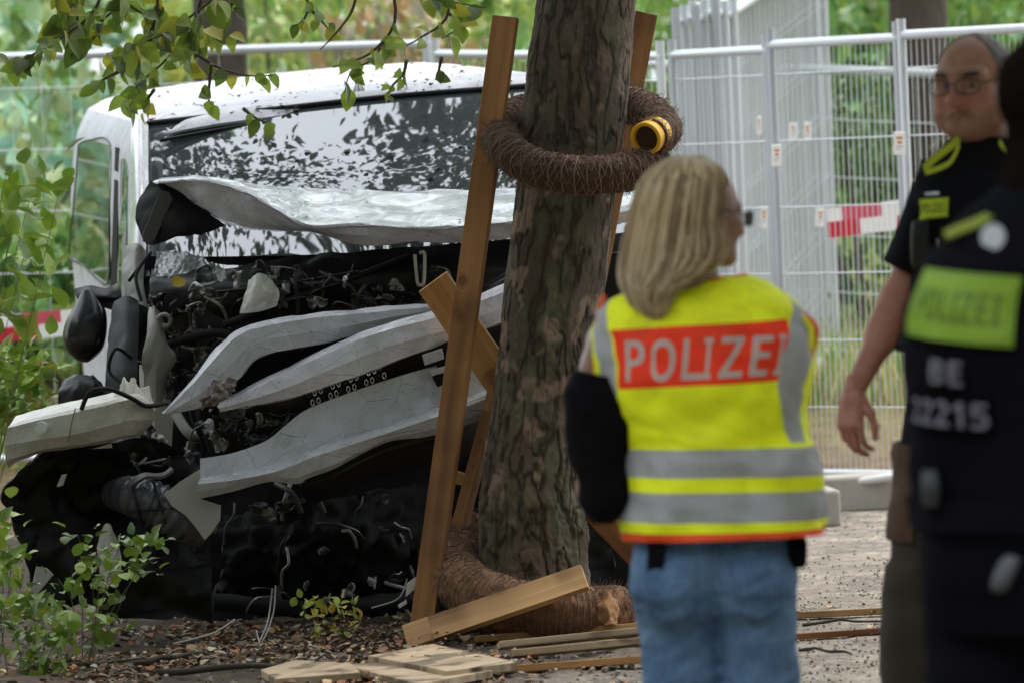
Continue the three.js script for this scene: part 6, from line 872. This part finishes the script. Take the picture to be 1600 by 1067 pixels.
// ---- the officer nearest to the lens, seen from behind, cut by the right edge
{
  const d = 10.6, foot0 = P(1640, 1400, d); foot0.y = 0;
  const me = thing('person', 'dark uniformed officer cut by the right edge, large green POLIZEI patch on back', 'person', foot0);
  const J = (x, y, o = 0) => P(x, y, d + o), gY = (px, off = 0) => { const p = P(px, 1500, d + off); p.y = 0.02; return p; };
  const hm = basisAt(J(1652, 168), V(0.75, -0.05, -0.65)), S = 1.03;
  const bones = [[J(1648, 240), J(1645, 330), 0.06, 0.06], [J(1545, 400), J(1735, 400), 0.055, 0.055], [J(1625, 480), J(1620, 560), 0.12, 0.12], [J(1620, 560), J(1610, 760), 0.12, 0.12], [J(1515, 400, 0.05), J(1500, 580, 0.1), 0.055, 0.045], [J(1500, 580, 0.1), J(1560, 720, 0.22), 0.043, 0.03], [J(1750, 430), J(1800, 590, 0), 0.045, 0.045], [J(1800, 590), J(1790, 770, 0.1), 0.043, 0.03],
    [J(1545, 880), J(1540, 1150), 0.1, 0.065], [J(1540, 1150), gY(1542).setY(0.1), 0.06, 0.04], [J(1690, 880), J(1690, 1150), 0.1, 0.065], [J(1690, 1150), gY(1690).setY(0.1), 0.06, 0.04]];
  part('body', merge([headGeo(hm, S), bodyGeo(bones), handGeo(new THREE.Matrix4().makeRotationX(0.6).setPosition(J(1562, 722, 0.22)), 1), handGeo(new THREE.Matrix4().setPosition(J(1790, 772, 0.1)), 1)]), skinMat([0.30, 0.17, 0.12]), me);
  eyes(me, hm, S);
  const hair = nets((x, y, z) => Math.max(headField(x, y, z) - 0.016 + (fbm(x * 70, y * 70, z * 70, 2) - 0.5) * 0.012, Math.max(z - 0.045 - Math.max(0, y - 0.07) * 0.5, -0.2 - y + (z > 0 ? 0.18 : 0))), [-0.12, -0.22, -0.14], [0.12, 0.15, 0.11], 0.006); hair.scale(S, S, S); hair.applyMatrix4(hm); part('hair', hair, phys([0.006, 0.004, 0.003], 0.95, { specularIntensity: 0.05 }), me, 'dark hair');
  const torso = loft([[1590, 268, 1700, 268, 0.08], [1560, 300, 1730, 300, 0.09], [1514, 336, 1770, 336, 0.115], [1484, 366, 1790, 366, 0.14], [1450, 410, 1800, 410, 0.165], [1424, 480, 1800, 480, 0.175], [1418, 560, 1798, 560, 0.175], [1424, 640, 1792, 640, 0.17], [1428, 720, 1788, 720, 0.168], [1436, 790, 1790, 790, 0.17]], d, { na: 80, nv: 80, ex: 2.5, wr: 0.025, seed: 12 });
  const jacket = part('uniform_jacket', torso.geo, UNI2, me, 'black protective vest and shirt');
  // places on the cloth found from the picture
  const rowsY = [268, 300, 336, 366, 410, 480, 560, 640, 720, 790], L = [1590, 1560, 1514, 1484, 1450, 1424, 1418, 1424, 1428, 1436], R = [1700, 1730, 1770, 1790, 1800, 1800, 1798, 1792, 1788, 1790];
  const vY = (y) => { let i = 0; while (i < rowsY.length - 2 && y > rowsY[i + 1]) i++; return (i + (y - rowsY[i]) / (rowsY[i + 1] - rowsY[i])) / (rowsY.length - 1); };
  const aX = (x, y) => { const v = vY(y) * 9, i = Math.min(8, Math.floor(v)), f = v - i, l = lerp(L[i], L[i + 1], f), r = lerp(R[i], R[i + 1], f), k = clamp((x - (l + r) / 2) / ((r - l) / 2), -0.999, 0.999); const s = Math.sign(k) * Math.pow(Math.abs(k), 2.5 / 2); return Math.acos(s) / (2 * Math.PI); };
  const pt = polizeiPatch('POLIZEI', 512, 300, '#6f9010', '#45600f', 'bold 190px sans-serif');
  part('back_patch', torso.patch(aX(1440, 475), aX(1590, 475), vY(424), vY(528), 0.012, 20, 10, 0.022), std([1, 1, 1], 0.6, { map: pt }), jacket, 'large yellow-green POLIZEI patch');
  const words = (tx, w, h) => canvasTex(w, h, (c) => { c.fillStyle = '#060608'; c.fillRect(0, 0, w, h); c.fillStyle = '#85838f'; c.textAlign = 'center'; c.textBaseline = 'middle'; c.font = `bold ${h * 0.95}px sans-serif`; const m = c.measureText(tx).width || w; c.translate(w / 2, h / 2); c.scale(w * 0.96 / m, 1); c.fillText(tx, 0, h * 0.04); });
  part('back_lettering', torso.patch(aX(1462, 572), aX(1516, 572), vY(546), vY(602), 0.010, 10, 8, 0.008), phys([0.6, 0.6, 0.6], 0.95, { specularIntensity: 0.12, map: words('BE', 128, 128) }), jacket);
  part('back_lettering', torso.patch(aX(1441, 640), aX(1556, 640), vY(608), vY(666), 0.010, 16, 8, 0.014), phys([0.6, 0.6, 0.6], 0.95, { specularIntensity: 0.12, map: words('22215', 256, 128) }), jacket);
  { const c = torso.at(aX(1560, 368), vY(368), 0.012), n = torso.at(aX(1560, 368), vY(368), 0.05).sub(c).normalize(), g = new THREE.CylinderGeometry(0.024, 0.024, 0.006, 28); g.applyQuaternion(new THREE.Quaternion().setFromUnitVectors(V(0, 1, 0), n)); g.translate(c.x, c.y, c.z); part('round_badge', g, std([0.45, 0.47, 0.5], 0.6), jacket, 'pale round badge'); }
  part('shoulder_piping', sheet([[P(1474, 362, d - 0.09), P(1500, 350, d - 0.1), P(1530, 338, d - 0.1), P(1566, 318, d - 0.08)], [P(1480, 372, d - 0.115), P(1505, 362, d - 0.12), P(1536, 350, d - 0.12), P(1568, 328, d - 0.1)]], { nu: 16, nv: 3, thick: 0.005 }), std([0.17, 0.2, 0.015], 0.8), jacket);
  part('sleeve', loft([[1510, 352, 1570, 345, 0.06], [1486, 400, 1548, 405, 0.07], [1452, 480, 1540, 490, 0.075], [1446, 590, 1535, 600, 0.07]], d + 0.08, { na: 32, nv: 24, wr: 0.02 }).geo, UNI2, jacket);
  part('sleeve', loft([[1720, 345, 1800, 352, 0.07], [1745, 415, 1830, 410, 0.08], [1755, 510, 1850, 500, 0.08], [1760, 600, 1850, 590, 0.07]], d + 0.02, { na: 32, nv: 24, wr: 0.02 }).geo, UNI2, jacket);
  const low = loft([[1436, 760, 1790, 760, 0.17], [1446, 830, 1792, 830, 0.175], [1452, 910, 1790, 910, 0.17], [1460, 980, 1780, 980, 0.16]], d, { na: 60, nv: 30, wr: 0.03, ex: 2.6 });
  const trs = part('trousers', low.geo, UNI2, me, 'black trousers');
  for (const rows of [[[1452, 930, 1622, 930, 0.125], [1462, 1060, 1618, 1060, 0.11], [1474, 1250, 1606, 1250, 0.09], [1482, 1500, 1600, 1500, 0.08]], [[1615, 930, 1788, 930, 0.125], [1622, 1060, 1776, 1060, 0.11], [1630, 1250, 1760, 1250, 0.09], [1636, 1500, 1752, 1500, 0.08]]]) part('trouser_leg', loft(rows, d, { na: 40, nv: 40, wr: 0.03 }).geo, UNI2, trs);
  part('duty_belt', low.patch(0.499, 0.001, 0.08, 0.3, 0.014, 40, 4), UNI2, me);
  part('radio_pouch', loft([[1442, 735, 1466, 735, 0.03], [1440, 760, 1470, 760, 0.04], [1444, 790, 1468, 790, 0.03]], d - 0.15, { na: 20, nv: 8, ex: 4 }).geo, phys([0.02, 0.022, 0.024], 0.6), me);
  part('glove', loft([[1575, 866, 1596, 872, 0.02], [1562, 878, 1592, 886, 0.03], [1550, 905, 1580, 912, 0.03], [1550, 922, 1570, 926, 0.015]], d - 0.18, { na: 24, nv: 14 }).geo, std([0.09, 0.088, 0.1], 0.8), me, 'pale glove hanging from the belt');
  shoe(me, gY(1542).setY(0), V(0.7, 0, -0.7), M.rubber); shoe(me, gY(1690).setY(0), V(0.7, 0, -0.7), M.rubber);
}
// ---------------------------------------------------------------- leaves and litter
{
  const r = rng(90), out = [], cols = [];
  const DRY = [[0.24, 0.14, 0.075], [0.34, 0.24, 0.13], [0.18, 0.115, 0.07], [0.42, 0.33, 0.22], [0.30, 0.12, 0.05], [0.13, 0.10, 0.075]];
  for (let i = 0; i < 5200; i++) {
    const py = 940 + Math.pow(r(), 0.8) * 150, px = r() < 0.7 ? -60 + r() * 760 : -60 + r() * 1700, g = G(px, py); if (px > 850 && r() < 0.6) continue; if (g.z < -19.6 || fbm(g.x * 2.2, g.z * 1.6, 12, 3) < 0.42 + r() * 0.12) continue;
    const e = new THREE.Quaternion().setFromEuler(new THREE.Euler(-1.4 + (r() - 0.5) * 0.9, r() * 6.28, (r() - 0.5) * 1.2, 'YXZ'));
    out.push(compose(V(g.x, 0.008 + r() * 0.016, g.z), e, 0.018 + Math.pow(r(), 2) * 0.036)); cols.push(shade(r, DRY[Math.floor(r() * 6)], 0.6, 0.2));
  }
  for (let i = 0; i < 70; i++) { const g = G(410 + r() * 400, 1008 + r() * 50); out.push(compose(V(g.x, 0.058 + r() * 0.006, g.z), new THREE.Quaternion().setFromEuler(new THREE.Euler(-1.45, r() * 6.28, 0, 'YXZ')), 0.01 + r() * 0.022)); cols.push(shade(r, DRY[Math.floor(r() * 6)], 0.6, 0.2)); }
  tag(instanced('leaf_litter', leafDry, M.dry, out, cols), 'brown and reddish fallen leaves scattered over the earth in front of the van', 'leaf litter', null, 'stuff');
  const bits = [], bc = [], chip = new THREE.DodecahedronGeometry(0.5, 0);
  for (let i = 0; i < 6000; i++) { const py = 930 + r() * 160, px = -60 + r() * 1700, g = G(px, py); if (g.z < -20.5) continue; const s = (px > 1000 ? 0.5 : 1) * (0.003 + Math.pow(r(), 4) * 0.022); bits.push(compose(V(g.x, s * 0.25 + 0.004, g.z), rq(r), V(s, s * 0.6, s * (0.6 + r())))); bc.push(shade(r, r() < 0.4 ? [0.36, 0.3, 0.24] : [0.2, 0.15, 0.1], 0.7, 0.1)); }
  for (let i = 0; i < 3500; i++) { const px = 1180 + r() * 300, py = 800 + r() * 270, g = G(px, py); const s = 0.002 + Math.pow(r(), 4) * 0.012; bits.push(compose(V(g.x, s * 0.25, g.z), rq(r), V(s, s * 0.6, s))); bc.push(shade(r, [0.34, 0.3, 0.25], 0.9, 0.1)); }
  tag(instanced('gravel', chip, M.dry, bits, bc), 'small stones and wood chips strewn over earth and gravel', 'gravel', null, 'stuff');
  // flecks on van roof, bonnet and glass
  const fl = [], fc = []; const q0 = (n, f) => { for (let i = 0; i < n; i++) { const p = f(); fl.push(compose(p, new THREE.Quaternion().setFromEuler(new THREE.Euler(-1.2 + (r() - 0.5) * 0.6, r() * 6.28, 0, 'YXZ')), 0.009 + Math.pow(r(), 2) * 0.022)); fc.push(shade(r, r() < 0.7 ? [0.07, 0.06, 0.04] : [0.22, 0.16, 0.06], 0.6, 0.2)); } };
  const rc = scene.children.find((o) => o.name === 'van'), ray = new THREE.Raycaster(); rc.updateMatrixWorld(true); const roof = rc.children.find((o) => o.name === 'roof'), bon = rc.children.find((o) => o.name === 'bonnet'), scr = rc.children.find((o) => o.name === 'windscreen');
  const drop = (mesh, n, f) => { for (let i = 0; i < n; i++) { const [px, py] = f(), o = camera.position, d = P(px, py, 1).sub(o).normalize(); ray.set(o, d); const h = ray.intersectObject(mesh)[0]; if (h) { h.point.addScaledVector(d, -0.006); q0(1, () => h.point); } } };
  roof.material.side = THREE.DoubleSide; scr.material.side = THREE.DoubleSide;
  drop(roof, 420, () => [240 + r() * 560, 100 + Math.pow(r(), 1.3) * 80]); drop(bon, 12, () => [430 + r() * 360, 295 + r() * 60]); drop(scr, 40, () => [240 + r() * 540, 200 + r() * 90]);
  tag(instanced('fallen_leaf', leafDry, M.dry, fl, fc), 'dark leaf scraps lying on the van roof, bonnet and windscreen', 'leaf scraps', null, 'stuff');
}
function leafPlant(label, px, py, d, stems, leaves, size, cols, seed, spreadPx, name = 'young_plant', category = 'plant') {
  const r = rng(seed), f0 = P(px, py, d), f = V(f0.x, 0, f0.z), t = thing(name, label, category, f); const ms = cols.map((c) => leafMat(c, 0.6, 0.45)), sm = std([0.10, 0.10, 0.04], 0.8);
  const per = Math.ceil(leaves / stems.length);
  stems.forEach((st, k) => { const top = P(st[0], st[1], d + (r() - 0.5) * 0.3), b = f.clone().add(V((top.x - f.x) * 0.12 + (r() - 0.5) * 0.1, -0.02, (r() - 0.5) * 0.2)), mid = b.clone().lerp(top, 0.55).add(V((r() - 0.5) * 0.06, 0.05, 0)), pts = [b, mid, top]; const stem = part('stem', tube(pts, [0.0018, 0.0015, 0.001], { nl: 12, ns: 5 }), sm, t);
    for (let i = 0; i < per; i++) { const u = st[2] + (1 - st[2]) * (i + r()) / per, p = catV(pts, u).add(V((r() - 0.5) * spreadPx, (r() - 0.5) * spreadPx * 0.8, (r() - 0.5) * spreadPx)); piece('leaf', leafA, ms[Math.floor(r() * ms.length)], stem, compose(p, new THREE.Quaternion().setFromEuler(new THREE.Euler(-0.7 + (r() - 0.5) * 1.6, r() * 6.28, (r() - 0.5) * 1.6, 'YXZ')), size * (0.7 + r() * 0.7))); } });
  return t;
}
const BR = [[0.32, 0.48, 0.05], [0.42, 0.56, 0.08], [0.22, 0.38, 0.045], [0.18, 0.3, 0.04]], LOW = [[0.24, 0.38, 0.045], [0.14, 0.24, 0.035], [0.34, 0.46, 0.07], [0.10, 0.17, 0.03]];
leafPlant('bush with large bright leaves at the left picture edge beside the van window', -120, 700, 17.2, [[10, 265, 0.75], [60, 255, 0.8], [95, 285, 0.85], [20, 330, 0.75], [40, 385, 0.75], [75, 400, 0.8], [10, 420, 0.75], [30, 300, 0.8], [0, 470, 0.7]], 84, 0.08, BR, 51, 0.2, 'bush', 'bush');
leafPlant('low leafy bush at the left edge under the barrier tape', -90, 720, 20.9, [[10, 540, 0.7], [45, 545, 0.75], [70, 575, 0.8], [30, 580, 0.7], [40, 610, 0.75], [0, 640, 0.7], [15, 600, 0.7], [-10, 590, 0.7]], 190, 0.065, [...BR, [0.4, 0.36, 0.05]], 52, 0.2, 'bush', 'bush');
leafPlant('small leafy sprouts at the lower left in front of the wheel arch', 120, 980, 18.3, [[120, 835, 0.7], [150, 862, 0.5], [90, 905, 0.4], [190, 845, 0.7], [205, 880, 0.5], [230, 880, 0.7], [60, 960, 0.3], [240, 850, 0.8], [120, 910, 0.5], [180, 930, 0.3], [20, 985, 0.2]], 150, 0.045, LOW, 53, 0.1);
leafPlant('low green ground plants at the very lower left corner', 30, 1000, 17.9, [[10, 960, 0.1], [50, 965, 0.1], [90, 975, 0.1], [140, 985, 0.1], [190, 985, 0.1], [-10, 940, 0.2], [30, 920, 0.3]], 170, 0.05, LOW, 54, 0.13);
leafPlant('weedy stems at the left edge beside the hanging wheel-arch liner', -30, 960, 18.6, [[0, 850, 0.6], [14, 860, 0.7], [6, 800, 0.7], [25, 890, 0.5], [-15, 800, 0.5]], 70, 0.055, BR, 55, 0.13);
leafPlant('sprig of yellow-green leaves glowing under the van behind the engine', 500, 962, 18.9, [[470, 945, 0.1], [490, 945, 0.1], [510, 948, 0.1], [530, 950, 0.1], [550, 956, 0.1]], 70, 0.032, [[0.6, 0.65, 0.1], [0.7, 0.5, 0.06], [0.45, 0.6, 0.1]], 56, 0.09);
{ // the yellow leaf on the broken glass and sticks on the ground
  const c = P(268, 446, 19.7), g = leafA.clone(); g.applyMatrix4(compose(c, new THREE.Quaternion().setFromEuler(new THREE.Euler(-0.6, 0.4, -0.9)), 0.07)); solo('yellow_leaf', g, leafMat([0.6, 0.42, 0.02], 0.6, 0.3), 'single yellow leaf lying on the broken windscreen corner', 'leaf');
  const r = rng(61), bark = std([0.05, 0.04, 0.03], 0.9);
  for (const [a, b, rad, label] of [[[95, 1052], [250, 1042], 0.008, 'dark stick lying at the lower left among fallen leaves'], [[195, 1050], [330, 1034], 0.01, 'thick dark stick below the wheel arch'], [[250, 1062], [470, 1056], 0.012, 'long dark stick along the bottom edge left of the boards'], [[560, 1040], [690, 1022], 0.006, 'thin forked twig lying across the pale boards'], [[720, 1000], [900, 990], 0.007, 'grey twig lying below the fallen plank'], [[1255, 985], [1400, 978], 0.006, 'thin dark twig on the gravel right of the woman'], [[1250, 1025], [1330, 1030], 0.006, 'short twig on the gravel nearest the jeans']]) {
    const A = G(...a).add(V(0, rad + 0.012, 0)), B = G(...b).add(V(0, rad + 0.012, 0)); const pts = [A]; for (let i = 1; i < 5; i++) pts.push(A.clone().lerp(B, i / 5).add(V((r() - 0.5) * 0.03, r() * 0.012, (r() - 0.5) * 0.06))); pts.push(B);
    solo('stick', tube(pts, [rad, rad * 0.8, rad * 0.5], { nl: 20, ns: 6, bump: 0.004, bs: 40 }), bark, label, 'stick');
  }
  // torn coir fibre and bark scraps at the foot of the trunk
  solo('bark_scrap', sheet(rowsPx([[[935, 930, 18.5], [950, 922, 18.48], [968, 935, 18.5]], [[932, 955, 18.45], [952, 950, 18.42], [970, 960, 18.45]], [[940, 978, 18.42], [954, 976, 18.4], [966, 976, 18.42]]]), { nu: 14, nv: 14, thick: 0.006, crumple: 0.05, cs: 20 }), std([0.3, 0.15, 0.06], 0.9), 'torn reddish scrap at the right end of the lower coir roll', 'scrap');
}
// ---------------------------------------------------------------- draw
const renderer = new THREE.WebGLRenderer({ antialias: true });
renderer.shadowMap.enabled = true; renderer.shadowMap.type = THREE.PCFSoftShadowMap;
renderer.toneMapping = THREE.LinearToneMapping; renderer.toneMappingExposure = EXPOSURE;
renderer.setSize(1024, 682);
renderer.render(scene, camera);
